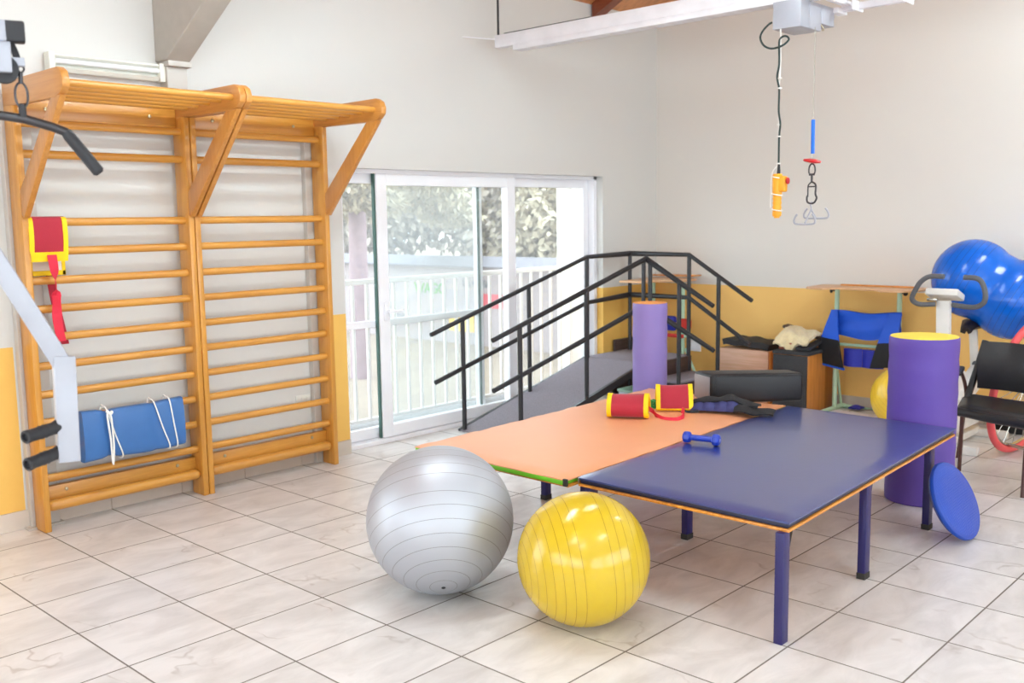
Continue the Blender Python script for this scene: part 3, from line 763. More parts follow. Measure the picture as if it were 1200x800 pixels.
# bolster
r = thing('bolster', 'black vinyl block bolster lying at the far edge of the tables', 'bolster', (3.86, -2.50, .502))
fp = [(3.672, -2.402), (4.085, -2.82), (4.165, -2.665), (3.765, -2.21)]
link('cover', prism(BM(), fp, .506, .690, 'z', .026, 4), 'black_vinyl', r, ang=60)
ea, eb = V((fp[0][0], fp[0][1], 0)), V((fp[3][0], fp[3][1], 0)); en = V((-(eb-ea).y, (eb-ea).x, 0)).normalized()
t = BM(); ec = (ea+eb)/2+V((0, 0, .595)); bar(t, ec-(eb-ea)*.41+en*.002, ec+(eb-ea)*.41+en*.002, .008, .15, .003); link('end_panel', t, 'grey_vinyl', r, ang=60)
fd = (V((fp[1][0], fp[1][1], 0))-ea).normalized(); fn = V((fd.y, -fd.x, 0))
t = BM(); p = ea+fd*.03+fn*.0005; tube(t, smooth_path([p+V((0, 0, .66)), p+fd*-.004+V((0, 0, .59)), p+V((0, 0, .52))]), .002, 6); p = ea+fd*.02-fn*.004; tube(t, [p+V((0, 0, .6765)), p+fd*.47+V((0, 0, .6765))], .002, 6); link('seam', t, 'black_vinyl', r)

def folded_weight(base, ax, ay, label, pts, depth, strap, low=.05):
    """maroon pouch bent over: pts = section (s along ax*0, ay, z); width along ax"""
    r = thing('ankle_weight', label, 'ankle weight', base, 'red and yellow ankle weights')
    ax, ay = V(ax).normalized(), V(ay).normalized(); P = smooth_path([V((0, p[0], p[1])) for p in pts], 5)
    def f(w0, w1, off, s0=0., s1=1.):
        def g(u, v):
            x = s0+(s1-s0)*v; k = x*(len(P)-1); i = min(int(k), len(P)-2); p = P[i].lerp(P[i+1], k-i); tn = (P[i+1]-P[i]).normalized(); nm = V((0, -tn.z, tn.y))
            q = p+nm*(off+.004*math.sin(9*x+18*(w0+(w1-w0)*u))*(1-abs(2*x-1)))
            return V(base)+ax*(w0+(w1-w0)*u)+ay*q.y+V((0, 0, q.z))
        return g
    link('pouch', sheet(BM(), f(-depth/2, depth/2, 0), 8, 22, .014), 'maroon', r)
    t = BM(); sheet(t, f(-depth/2-.008, -depth/2+.018, 0), 2, 22, .02); sheet(t, f(depth/2-.018, depth/2+.008, 0), 2, 22, .02)
    sheet(t, f(-depth/2-.008, depth/2+.008, 0, .93, 1.01), 8, 3, .02); sheet(t, f(-depth/2-.008, depth/2+.008, 0, -.01, low), 8, 5, .02)
    link('binding', t, 'yellow_trim', r)
    link('lining', sheet(BM(), f(-depth/2+.015, depth/2-.015, -.010, .08, .92), 8, 20, .004), 'white_lining', r)
    return r
wa = folded_weight((3.03, -2.235, .506), (.50, -.86, 0), (.86, .50, 0), 'rolled red and yellow ankle weight alone on the left, upon the orange mat',
    [(.0, .014), (-.055, .013), (-.085, .04), (-.075, .09), (-.025, .128), (.035, .118), (.08, .07), (.11, .022)], .225, None)
t = BM(); ribbon(t, [(3.13, -2.31, .545), (3.14, -2.335, .53), (3.12, -2.37, .512), (3.09, -2.45, .506), (3.12, -2.515, .506), (3.19, -2.51, .515), (3.25, -2.475, .53), (3.28, -2.44, .53)], .034, [(0, .2, 1), (0, .2, 1), (.2, .3, 1), (.5, .5, 1), (.3, .2, 1), (.2, .3, 1), (.5, 0, 1), (.5, 0, 1)]); link('strap', t, 'red_strap', wa)
wb = folded_weight((3.385, -2.315, .506), (.60, -.80, 0), (.80, .60, 0), 'propped red and yellow ankle weight between the rolled one and black bolster',
    [(-.075, .014), (-.085, .024), (-.065, .065), (-.035, .115), (-.005, .140), (.03, .136), (.07, .095), (.12, .05), (.16, .014)], .205, None, .11)
t = BM(); c = V((3.34, -2.195, .535))
for k in range(4): tube(t, [c+V((.012*math.cos(a)*(1+.15*k), .016*math.sin(a), -.028+.014*k+.004*math.sin(3*a))) for a in [2*PI*j/14 for j in range(14)]], .0055, 8, True)
link('elastic_loops', t, 'green_plastic', wb)
# black and navy weight belt
r = thing('weight_belt', 'black and navy padded weight belt crumpled in front of the bolster', 'ankle weight', (3.60, -2.62, .5))
e1, e2 = V((.36, -.93, 0)), V((.93, .36, 0)); o0 = V((3.395, -2.425, .506))
def hump(s): return .034+.042*math.sin(PI*min(1, max(0, s)))+.008*math.sin(s*13)
def cover(u, v):
    s = u; return o0+e1*(.40*s)+e2*(.0+.17*v)+V((0, 0, .012+(hump(s))*math.sin(PI*(.28+.62*v))+.004*math.sin(s*21+v*5)))
link('cover', sheet(BM(), cover, 30, 10, .012), 'black_cloth', r)
for k in range(4):
    def pocket(u, v, k=k):
        s = .02+.175*k+.185*u; bulge = .016*math.sin(PI*u)*math.sin(PI*v)
        p = o0+e1*(.40*s)+e2*(-.006+.035*v-.03*math.sin(PI*.5*(1-v)))+V((0, 0, .008+(hump(s)*.92)*(.1+.86*v)))
        return p-e2*bulge+V((0, 0, bulge*.6))
    link('pocket', sheet(BM(), pocket, 8, 8, .006), 'navy_cloth', r)
def flap(u, v):
    p = o0+e1*(.27+.23*u)+e2*(-.075+.12*v)+V((0, 0, .010+.042*math.sin(PI*(.1+.5*v))*(1-.75*u)+.006*math.sin(u*9)))
    return p
link('flap', sheet(BM(), flap, 14, 10, .010), 'black_cloth', r)
t = BM(); ribbon(t, [o0+e1*.05+e2*.03+V((0, 0, .045)), o0-e1*.04+e2*.0+V((0, 0, .05)), o0-e1*.10-e2*.02+V((0, 0, .046))], .028, (0, .2, 1)); ribbon(t, [o0+e1*.04-e2*.02+V((0, 0, .02)), o0-e1*.05-e2*.03+V((0, 0, .02)), o0-e1*.09-e2*.01+V((0, 0, .036))], .02, (.3, .3, 1)); ribbon(t, [o0+e1*.06-e2*.045+V((0, 0, .010)), o0-e1*.01-e2*.06+V((0, 0, .007)), o0-e1*.05-e2*.02+V((0, 0, .03))], .016, (.5, .5, 1)); link('strap', t, 'black_cloth', r)

# ------------------------------------------------------------------ foam cylinders and balance disc
def foam(loc, R, H, body, cap, label, lean=(0, 0)):
    r = thing('foam_cylinder', label, 'foam cylinder', loc, 'foam therapy cylinders')
    t = BM(); prof = [(R-.006, 0), (R, .006)]
    for k in range(1, 24): prof.append((R+.0015*math.sin(k*1.7)+.001*math.sin(k*4.1), .006+(H-.012)*k/24))
    prof += [(R, H-.004), (R-.003, H)]
    lathe(t, [(0, 0)]+prof+[(0, H)], 56); bmesh.ops.transform(t, matrix=Matrix.Translation(loc), verts=t.verts); link('cover', t, body, r)
    t = BM(); lathe(t, [(0, H-.004), (R-.005, H-.004), (R-.005, H+.003), (R*.6, H+.006), (0, H+.007)], 56); bmesh.ops.transform(t, matrix=Matrix.Translation(loc), verts=t.verts); link('top_cap', t, cap, r)
    t = BM(); a = math.atan2(-5.6-loc[1], -1.57-loc[0])+2.6; tube(t, [V(loc)+V((R*math.cos(a), R*math.sin(a), z)) for z in (.01, H/2, H-.01)], .003, 6); link('seam', t, body, r)
    return r
foam((4.145, -3.525, 0), .19, .965, 'purple', 'yellow_top', 'large purple foam cylinder with yellow top standing behind the navy table')
foam((4.22, -1.55, 0), .124, 1.06, 'lilac', 'orange_top', 'slim lilac foam cylinder with orange top standing beside the ramp')

n = V((-.073, -.897, .447)).normalized()
r = thing('balance_disc', 'blue nubbed balance disc leaning on a table leg', 'balance disc', (3.553, -3.925, .195), None, frame_to(n))
R = .205
t = BM(); lathe(t, [(0, -.032), (R*.6, -.031), (R*.9, -.024), (R, -.004), (R*1.005, .006), (R*.985, .014), (R*.95, .017), (0, .012)], 56); link('rim', t, 'blue_disc', r, local=True)
t = BM(); lathe(t, [(0, .026), (R*.3, .0255), (R*.6, .0235), (R*.85, .019), (R*.93, .014), (R*.93, .008), (0, .008)], 56); link('nubbed_face', t, 'nubs', r, local=True)

# ------------------------------------------------------------------ training ramp with stairs
r = thing('training_stairs', 'black steel rehabilitation ramp with stairs and grey carpet', 'training stairs', (5.0, -.5, 0))
yA, yB, xA, xB = -.12, -.73, 5.93, 5.34
def rampz(x): return max(.012, (x-3.70)/(5.28-3.70)*.405+.012)
t = BM(); prism(t, [(3.70, .004), (3.70, .014), (5.28, .417), (5.30, .417), (5.30, .38), (5.28, .38)], yB+.02, yA+.03, 'y'); link('ramp_deck', t, 'ramp_carpet', r, smooth=False)
t = BM(); prism(t, [(3.70, .002), (3.70, .02), (5.30, .42), (5.30, .36), (3.86, .002)], yB-.008, yB+.02, 'y'); prism(t, [(3.70, .002), (3.70, .02), (5.30, .42), (5.30, .36), (3.86, .002)], yA+.03, yA+.055, 'y'); link('side_beam', t, 'black_steel', r, smooth=False)
t = BM(); box(t, (5.30, -.77, .395), (5.975, -.065, .42), .003); link('platform', t, 'ramp_carpet', r)
t = BM(); box(t, (5.32, -.785, .27), (5.965, -.765, .415), .003); box(t, (5.32, -.775, .27), (5.34, -.08, .395), .003); box(t, (5.945, -.775, .27), (5.965, -.08, .395), .003); link('platform_frame', t, 'dark_board', r)
for k, (y0, y1, z) in enumerate(((-1.06, -.775, .28), (-1.34, -1.05, .14))):
    st = link('step', box(BM(), (5.335, y0, z-.022), (5.935, y1, z), .003), 'ramp_carpet', r)
    link('riser', box(BM(), (5.345, y0+.008, z-.14), (5.925, y0+.024, z-.02), .002), 'dark_board', st)
t = BM(); prism(t, [(-1.345, 0), (-1.345, .125), (-1.06, .125), (-1.06, .265), (-.78, .265), (-.78, 0)], 5.325, 5.345, 'x'); prism(t, [(-1.345, 0), (-1.345, .125), (-1.06, .125), (-1.06, .265), (-.78, .265), (-.78, 0)], 5.925, 5.945, 'x'); link('stair_stringer', t, 'black_steel', r, smooth=False)
def rail(name, pts, rad=.0185): link(name, tube(BM(), pts, rad, 14), 'black_steel', r)
zt = 1.325
rail('outer_handrail', [(3.385, yA, .808), (5.28, yA, zt), (xA, yA, zt+.008), (xA, -.775, zt+.005), (xA, -1.41, .945)])
rail('outer_mid_rail', [(3.42, yA, .435), (5.28, yA, .915), (xA, yA, .945), (xA, -.775, .945), (xA, -1.395, .566)])
rail('inner_handrail', [(3.43, yB, .805), (5.34, yB+.01, 1.318), (xB, -1.39, .943)])
rail('inner_mid_rail', [(3.43, yB, .435), (5.33, yB+.01, .915), (xB, -1.40, .575)])
def railz(x): return .808+(x-3.385)/(5.28-3.385)*(zt-.808)
def post(x, y, z0, z1, rad=.0185):
    t = BM(); tube(t, [(x, y, z0), (x, y, z1)], rad, 14); link('post', t, 'black_steel', r)
for x in (3.72, 4.50): post(x, yA, rampz(x)-.012 if x > 4 else 0, railz(x))
post(5.28, yA, 0, zt, .020)
for x in (3.72, 4.51): post(x, yB, rampz(x) if x > 4 else 0, railz(x)-.008)
post(xA, yA, 0, zt+.008); post(xA, -.775, 0, zt); post(xA, -1.08, .27, 1.135)
post(5.335, yB+.03, 0, 1.31); post(xB, -.765, 0, 1.30); post(xB, -1.06, .26, 1.13)

t = BM(); box(t, (5.80, -.035, .0), (6.42, -.012, .52), .012, 3)
solo('dark_board', t, 'dark_board', 'dark brown board leaning on the wall behind the ramp platform', 'board', (6.1, -.02, 0))
r = thing('storage_box', 'small white and green box on the floor under the ramp', 'box', (5.6, -.42, 0))
link('box_body', box(BM(), (5.48, -.52, 0), (5.74, -.32, .10), .006), 'floor_mat', r); link('lid', box(BM(), (5.47, -.53, .10), (5.75, -.31, .125), .006), 'mint', r)

# ------------------------------------------------------------------ standing frames along the back wall
def knob(p, d, par):
    t = BM(); lathe(t, [(0, 0), (.006, 0), (.006, .02), (.02, .022), (.022, .035), (.014, .042), (0, .042)], 14, Matrix.Translation(p) @ frame_to(d).to_4x4()); link('knob', t, 'rubber', par)
r = thing('standing_frame', 'mint green standing frame with wooden tray and blue support straps', 'standing frame', (6.35, -2.25, 0))
YL, YR, XP = -1.985, -2.515, 6.34
for y in (YL, YR): link('post', tube(BM(), [(XP, y, .015), (XP, y, 1.05)], .02, 14), 'mint', r)
link('base_frame', tube(BM(), [(XP-.38, YL, .02), (XP+.14, YL, .02), (XP+.14, YR, .02), (XP-.38, YR, .02)], .017, 12), 'mint', r)
for y in (YL, YR): link('strut', tube(BM(), [(XP+.13, y, .03), (XP+.02, y, .40)], .012, 10), 'mint', r)
link('cross_bar', tube(BM(), [(XP, YL, .575), (XP, YR, .575)], .013, 10), 'mint', r)
tr = link('tray', prism(BM(), [(5.98, -1.93), (6.02, -1.86), (6.10, -1.82), (6.44, -1.80), (6.47, -1.86), (6.47, -2.68), (6.42, -2.74), (6.10, -2.72), (6.0, -2.66), (5.98, -2.5), (6.10, -2.40), (6.10, -2.10), (5.98, -2.02)], 1.058, 1.072, 'z', .003), 'tray', r)
link('tray_ledge', box(BM(), (6.36, -2.62, 1.072), (6.40, -2.0, 1.085), .003), 'ply', tr)
knob((XP, YL+.02, 1.03), (-.3, 1, 0), r); knob((XP, YR-.02, 1.03), (-.3, -1, 0), r)
def hip(u, v):
    y = YL+.03-(YL-YR+.06)*u
    return V((XP-.03-.05*math.sin(PI*u)-.01*math.sin(v*9+u*4), y, .865-.20*v-.02*math.sin(PI*u)*v+.01*math.sin(u*8)))
link('hip_support', sheet(BM(), hip, 18, 8, .02), 'blue_cloth', r)
def lflap(u, v):       # left hanging flap: u across, v down
    l, q = YL+.012+.085*min(1, v*1.5), YL-.05-.075*v
    return V((XP-.07-.05*math.sin(PI*v*.8)-.02*u, l+(q-l)*u, .865-.45*v-.03*u*v))
def split(f, a, b): return lambda u, v: f(u, a+(b-a)*v)
link('side_flap', sheet(BM(), split(lflap, 0, .52), 8, 10, .014), 'blue_cloth', r)
fl = link('side_flap', sheet(BM(), split(lflap, .50, 1), 8, 10, .016), 'black_cloth', r)
link('flap_binding', sheet(BM(), lambda u, v: lflap(-.03+1.06*u, .985+.035*v), 8, 2, .02), 'blue_cloth', fl)
def rflap(u, v):
    l, q = YR+.05+.14*v, YR-.05+.03*v
    return V((XP-.07-.04*math.sin(PI*v*.8), l+(q-l)*u, .865-.46*v+.03*u*v))
link('side_flap', sheet(BM(), split(rflap, 0, .55), 8, 10, .014), 'blue_cloth', r)
link('side_flap', sheet(BM(), split(rflap, .53, 1), 8, 10, .016), 'black_cloth', r)
for y0, y1 in ((-2.10, -2.235), (-2.26, -2.42)):
    t = BM(); sheet(t, lambda u, v: V((XP-.05-.03*math.sin(PI*u), y0+(y1-y0)*u, .555-.15*v)), 8, 5, .045); link('knee_pad', t, 'blue_pad', r, ang=60)

r = thing('standing_frame', 'mint green standing frame in the corner behind the stair handrails', 'standing frame', (6.3, -.42, 0))
XP2, Y1, Y2 = 6.30, -.13, -.47
for y in (Y1, Y2): link('post', tube(BM(), [(XP2, y, .015), (XP2, y, 1.07)], .02, 14), 'mint', r)
link('base_frame', tube(BM(), [(XP2+.1, Y1, .02), (XP2+.1, Y2-.2, .02)], .017, 12), 'mint', r)
link('strut', tube(BM(), [(XP2, Y2-.03, .42), (XP2-.02, Y2-.24, .03)], .013, 10), 'mint', r)
link('cross_bar', tube(BM(), [(XP2-.06, Y1, .53), (XP2-.06, Y2-.14, .55)], .014, 10), 'mint', r)
link('tray', prism(BM(), [(5.72, -.15), (6.0, -.145), (6.36, -.06), (6.40, -.5), (6.3, -.62), (6.05, -.62), (5.98, -.45), (5.72, -.40)], 1.072, 1.09, 'z', .003), 'tray', r)
link('tray_ledge', box(BM(), (6.30, -.56, 1.105), (6.48, -.12, 1.117), .003), 'ply', r)
link('pad', cbox(BM(), (XP2-.06, -.36, .66), (.06, .14, .14), .02), 'blue_pad', r); link('pad', cbox(BM(), (XP2-.03, -.52, .66), (.05, .12, .10), .02), 'red_pad', r)
link('pad_strap', cbox(BM(), (XP2-.07, -.40, .545), (.03, .26, .035), .01), 'red_pad', r)
link('tag', box(BM(), (XP2+.02, -.66, .40), (XP2+.026, -.52, .52), .002), 'floor_mat', r)

# ------------------------------------------------------------------ wooden boxes and what lies on them
r = thing('wooden_box', 'low pale pinkish wooden box against the back wall, dark cushion on top', 'box', (6.36, -1.17, 0), 'wooden therapy boxes')
link('front_panel', box(BM(), (6.19, -1.43, 0), (6.21, -.93, .475), .003), 'box_pink', r); link('side_panel', box(BM(), (6.21, -1.445, 0), (6.50, -1.425, .475), .003), 'box_orange', r)
link('side_panel', box(BM(), (6.21, -.95, 0), (6.50, -.93, .475), .003), 'box_orange', r); link('top', box(BM(), (6.21, -1.43, .455), (6.50, -.93, .475), .003), 'box_pink', r)
r = thing('wooden_box', 'orange veneer box with charcoal ribbed carpet front beside the standing frame', 'box', (6.12, -1.76, 0), 'wooden therapy boxes')
link('carcass', box(BM(), (5.965, -1.92, 0), (6.29, -1.60, .505), .004), 'box_orange', r)
link('carpet_front', box(BM(), (5.95, -1.915, 0), (5.966, -1.605, .50), .003), 'box_carpet', r)
link('carpet_top', box(BM(), (5.945, -1.93, .505), (6.29, -1.60, .535), .006), 'box_carpet', r)
r = thing('wooden_box', 'dark brown veneer box behind the carpeted box by the wall', 'box', (6.41, -1.70, 0), 'wooden therapy boxes')
link('carcass', box(BM(), (6.31, -1.90, 0), (6.51, -1.47, .53), .004), 'box_brown', r); link('top', box(BM(), (6.30, -1.905, .53), (6.512, -1.465, .545), .003), 'box_brown', r)
t = BM(); sheet(t, lambda u, v: V((6.22+.26*v, -.955-.46*u, .524+.018*math.sin(u*3.1+.4)*(.6+.4*v)-.012*u+.006*math.sin(u*17))), 16, 6, .055)
solo('cushion', t, 'cushion_dark', 'flat charcoal cushion lying on the pale pinkish box', 'cushion', (6.34, -1.18, .475), ang=60)
r = thing('block', 'reddish brown block on the carpeted box under the sheepskin', 'block', (6.13, -1.68, .535)); link('lower_slab', box(BM(), (6.04, -1.76, .535), (6.20, -1.61, .565), .005), 'red_block', r); link('upper_slab', box(BM(), (6.045, -1.755, .572), (6.20, -1.613, .592), .005), 'red_block', r); link('white_layer', box(BM(), (6.042, -1.757, .565), (6.20, -1.612, .572), .002), 'floor_mat', r)
t = BM(); sheet(t, lambda u, v: V((5.99+.29*v, -1.79-.13*u, .553+.02*v+.05*u*v+.004*math.sin(u*9+v*4))), 10, 10, .02)
solo('rubber_mat', t, 'cushion_dark', 'charcoal rubber mat folded on the carpeted box', 'mat', (6.12, -1.84, .54))
t = BM(); bar(t, (6.36, -1.50, .70), (6.42, -1.895, .585), .14, .025, .006)
solo('wedge_board', t, 'dark_board', 'dark brown tilted board behind the sheepskin', 'board', (6.4, -1.7, .56))
def skin(u, v):
    a = math.sin(u*5.3+v*2)*.012+math.sin(u*13+v*11)*.006
    y = -1.60-.30*u; x = 5.955+.30*v+.03*math.sin(u*4)
    z = .625+.025*math.sin(PI*u*.8)*(.5+.5*v)+.075*v*(1-.75*u)
    drop = max(0, .33-v)/.33
    z -= drop*(.10*math.exp(-((u-.38)/.22)**2)+.03); x += .045*drop*(0 if u < .2 else 1)
    return V((x+a*.4, y, z+a))
t = BM(); sheet(t, skin, 46, 34, .02)
for v in t.verts: v.co += V((random.uniform(-1, 1), random.uniform(-1, 1), random.uniform(-1, 1)))*.0035
solo('sheepskin', t, 'fleece', 'cream sheepskin draped over the boxes by the back wall', 'sheepskin', (6.1, -1.75, .6), ang=80)
t = BM(); sheet(t, lambda u, v: V((5.72+.56*u, -2.02-.62*v, .012+.006*math.sin(u*9)*math.sin(v*7))), 14, 14, .012)
solo('floor_sheet', t, 'floor_mat', 'white sheet on the floor under the standing frame', 'sheet', (6., -2.3, 0))
t = BM(); sheet(t, lambda u, v: V((6.36+.1*u, -2.10-.1*v, .03+.02*math.sin(PI*u)*math.sin(PI*v))), 8, 8, .012)
solo('cloth', t, 'blue_pad', 'small blue cloth dropped at the foot of the standing frame', 'cloth', (6.4, -2.1, .02))

# ------------------------------------------------------------------ exercise bike, peanut ball
r = thing('exercise_bike', 'white exercise bike with grey handlebar in front of the blue peanut ball', 'exercise bike', (5.65, -3.2, 0))
t = BM(); bar(t, (5.53, -3.165, .30), (5.50, -3.155, 1.06), .095, .05, .01, (1, 0, 0)); link('column', t, 'bike_white', r)
t = BM(); bar(t, (5.52, -3.265, 1.10), (5.52, -3.04, 1.10), .16, .05, .012, (.35, 0, 1)); cs = link('console', t, 'bike_white', r)
link('console_clip', cbox(BM(), (5.46, -3.09, 1.066), (.03, .07, .02), .004), 'chrome', cs)
zc = 1.045
t = BM(); tube(t, smooth_path([(5.46, -3.11, 1.035), (5.40, -3.02, 1.035), (5.36, -2.985, 1.075), (5.34, -3.02, 1.15), (5.34, -3.055, 1.203), (5.34, -3.112, 1.236), (5.34, -3.205, 1.237)], 6), .0175, 14); link('handlebar', t, 'grip_grey', r)
t = BM(); tube(t, smooth_path([(5.46, -3.23, 1.035), (5.40, -3.38, 1.03), (5.36, -3.455, 1.06), (5.34, -3.478, 1.11), (5.34, -3.46, 1.19), (5.34, -3.42, 1.231), (5.34, -3.335, 1.236)], 6), .0175, 14); link('handlebar', t, 'grip_grey', r)
t = BM(); bar(t, (5.99, -3.235, .40), (5.94, -3.215, .86), .055, .035, .006, (1, 0, 0)); sp_ = link('seat_post', t, 'bike_white', r)
t = BM()
for k in range(5): lathe(t, [(0, 0), (.004, 0), (.004, .001), (0, .001)], 10, Matrix.Translation((5.9485+.0078*k*-.35+.001, -3.226+.0005*k, .69+.025*k)) @ frame_to((-1, 0, 0)).to_4x4())
link('adjustment_hole', t, 'rubber', sp_)
t = BM(); sheet(t, lambda u, v: V((5.80+.27*u, -3.215+(v-.5)*(.05+.17*u), .862-.03*(2*v-1)**2+.02*u-.03*math.exp(-u*9))), 14, 10, .035); link('seat', t, 'seat_black', r, ang=70)
t = BM(); bar(t, (5.60, -3.22, .30), (6.12, -3.30, .62), .10, .13, .02); prism(t, [(5.50, .12), (5.62, .42), (5.85, .42), (6.0, .12)], -3.28, -3.16, 'y', .02); link('frame', t, 'bike_white', r)
t = BM(); lathe(t, [(0, -.035), (.21, -.035), (.235, -.02), (.235, .02), (.21, .035), (0, .035)], 48, Matrix.Translation((5.62, -3.22, .33)) @ frame_to((0, 1, 0)).to_4x4()); link('flywheel_cover', t, 'bike_white', r)
for x in (5.42, 6.08): link('foot_bar', bar(BM(), (x, -3.45, .03), (x, -2.98, .03), .06, .06, .01), 'bike_white', r)
t = BM(); bar(t, (5.42, -3.22, .05), (6.08, -3.22, .05), .06, .05, .006); link('base_tube', t, 'bike_white', r)
t = BM(); lathe(t, [(0, 0), (.012, 0), (.012, .015), (.026, .018), (.028, .035), (.018, .042), (0, .042)], 18, Matrix.Translation((5.95, -3.245, .56)) @ frame_to((-.9, -.3, .1)).to_4x4()); link('knob', t, 'grip_grey', r)

a, b_ = V((5.97, -3.195, 1.188)), V((6.0, -3.462, 1.045))
def peanut():
    R, s = .29, .15
    prof = []
    for k in range(0, 121):
        th = PI*k/120; z = -(R+s)*math.cos(th)
        # two lobes blended with a shallow waist
        d1 = R*R-(z-s)**2; d2 = R*R-(z+s)**2
        r1 = math.sqrt(d1) if d1 > 0 else 0; r2 = math.sqrt(d2) if d2 > 0 else 0
        rr = max(r1, r2)
        if abs(z) < .13: rr = max(rr, .268+.55*z*z)
        prof.append((rr if 0 < k < 120 else 0, z))
    return prof
o = solo('peanut_ball', lathe(BM(), peanut(), 72), 'peanut', 'large blue peanut shaped exercise ball resting on the bike seat', 'exercise ball', (a+b_)/2, rot=frame_to(a-b_), local=True)

# ------------------------------------------------------------------ chair and red wheel
r = thing('armchair', 'black vinyl armchair with brown steel legs at right edge', 'chair', (4.85, -3.75, 0))
FL, FR, BL, BR = V((4.76, -3.53, .42)), V((4.60, -3.985, .42)), V((5.14, -3.44, .43)), V((5.02, -3.93, .43))
def seat(u, v):
    p = (FL*(1-u)+FR*u)*(1-v)+(BL*(1-u)+BR*u)*v
    p = p.copy(); e = min(u, 1-u, v*.9)
    p.z += .03*min(1, e/.12)**.5-.012*math.sin(PI*u)*math.sin(PI*v)
    return p
link('seat', sheet(BM(), seat, 20, 16, .05), 'black_vinyl', r, ang=70)
t = BM(); tube(t, [FL+V((-.004, 0, .008)), (FL+FR)/2+V((-.02, .0, .006)), FR+V((-.004, 0, .008))], .028, 16); link('front_roll', t, 'black_vinyl', r)
def back(u, v):
    p0 = V((5.12, -3.525, .535)); p1 = V((5.02, -3.955, .535)); 
    p = p0*(1-u)+p1*u
    return p+V((.05*v+.05*math.sin(PI*u), 0, .29*v))-V((.03*math.sin(PI*v), 0, 0))
link('backrest', sheet(BM(), back, 16, 14, .05), 'black_vinyl', r, ang=70)
for (y, dx) in ((-3.475, .06), (-3.94, -.04)):
    t = BM(); tube(t, smooth_path([(5.0+dx, y-.0, .44), (5.06+dx, y-.005, .52), (5.10+dx, y-.03, .66), (5.16+dx, y-.055, .83)]), .022, 12); link('back_stile', t, 'black_vinyl', r)
for p, q in (((4.86, -3.52, .43), (4.945, -3.487, 0)), ((4.63, -3.965, .43), (4.545, -3.98, 0)), ((5.13, -3.45, .43), (5.29, -3.36, 0)), ((5.02, -3.92, .43), (5.12, -3.99, 0))):
    link('leg', tube(BM(), [p, q], .0125, 12), 'brown_tube', r)
t = BM(); tube(t, [FL+V((.03, -.02, -.012)), FR+V((.03, .03, -.012)), BR+V((-.02, .02, -.015)), BL+V((-.02, -.02, -.015)), FL+V((.03, -.02, -.012))], .011, 10); link('seat_frame', t, 'brown_tube', r)
t = BM(); tube(t, smooth_path([(5.13, -3.455, .45), (5.10, -3.45, .55), (4.98, -3.46, .645), (4.80, -3.50, .655)]), .0115, 10); am = link('arm', t, 'brown_tube', r)
link('arm_pad', bar(BM(), (4.76, -3.515, .668), (5.0, -3.455, .668), .045, .032, .012), 'black_vinyl', am)

r = thing('red_wheel', 'large red rimmed spoked wheel half hidden behind the black armchair', 'wheel', (6.0, -3.56, 0))
wa_, wb_ = V((0, -.17, .985)), V((.987, -.16, 0)); wb_ = (wb_-wa_*wb_.dot(wa_)).normalized(); wc = V((5.68, -3.667, .487)); WR = .465
def rim(R, off=0., n=64): return [wc+(wa_*math.cos(2*PI*k/n)+wb_*math.sin(2*PI*k/n))*R for k in range(n)]
link('tyre', tube(BM(), rim(WR), .025, 14, True), 'pink_tyre', r)
link('rim', tube(BM(), rim(WR-.032), .010, 10, True), 'chrome', r)
ax_ = wa_.cross(wb_); link('hub', cyl(BM(), wc-ax_*.04, wc+ax_*.04, .03, 20), 'chrome', r)
for k in range(18):
    a1 = 2*PI*k/18; t = BM(); tube(t, [wc+(wa_*math.cos(a1+.3)+wb_*math.sin(a1+.3))*.028, wc+(wa_*math.cos(a1)+wb_*math.sin(a1))*(WR-.03)], .003, 6); link('spoke', t, 'chrome', r)
for p, q in (((5.55, -3.56, .38), (5.50, -3.98, .34)), ((5.60, -3.58, .07), (5.52, -3.98, .05))):
    link('tie_tube', tube(BM(), [p, q], .012, 10), 'chrome', r)
t = BM(); box(t, (6.30, -3.62, .0), (6.50, -3.28, .16), .01)
solo('black_case', t, 'black_vinyl', 'low black case on the floor by the back wall behind the bike', 'case', (6.4, -3.45, 0))

# ------------------------------------------------------------------ ceiling hoist
r = thing('hoist_rail', 'long white ceiling hoist rail hung across the room on threaded rods', 'rail', (4.14, -4.5, 3.0))
t = BM(); box(t, (4.105, -8.95, 3.005), (4.175, -.15, 3.10), .004); link('beam', t, 'rail_white', r)
t = BM(); box(t, (4.085, -8.95, 2.962), (4.195, -.36, 3.004), .003); link('lower_flange', t, 'rail_white', r)
for y in (-.158, -4.0, -8.0): link('threaded_rod', tube(BM(), [(4.14, y, 3.09), (4.14, y, 3.56+min(-y, 9-(-y))*SL)], .009, 10), 'rubber', r)
t = BM(); tube(t, [(4.10, -.16, 3.07), (3.9, -.002, 3.085)], .004, 8); link('wall_stay', t, 'rail_white', r)
t = BM(); tube(t, smooth_path([(4.11, -.25, 3.104), (4.11, -.6, 3.103), (4.11, -1.1, 3.103)]), .003, 8); link('top_wire', t, 'cable_dark', r)

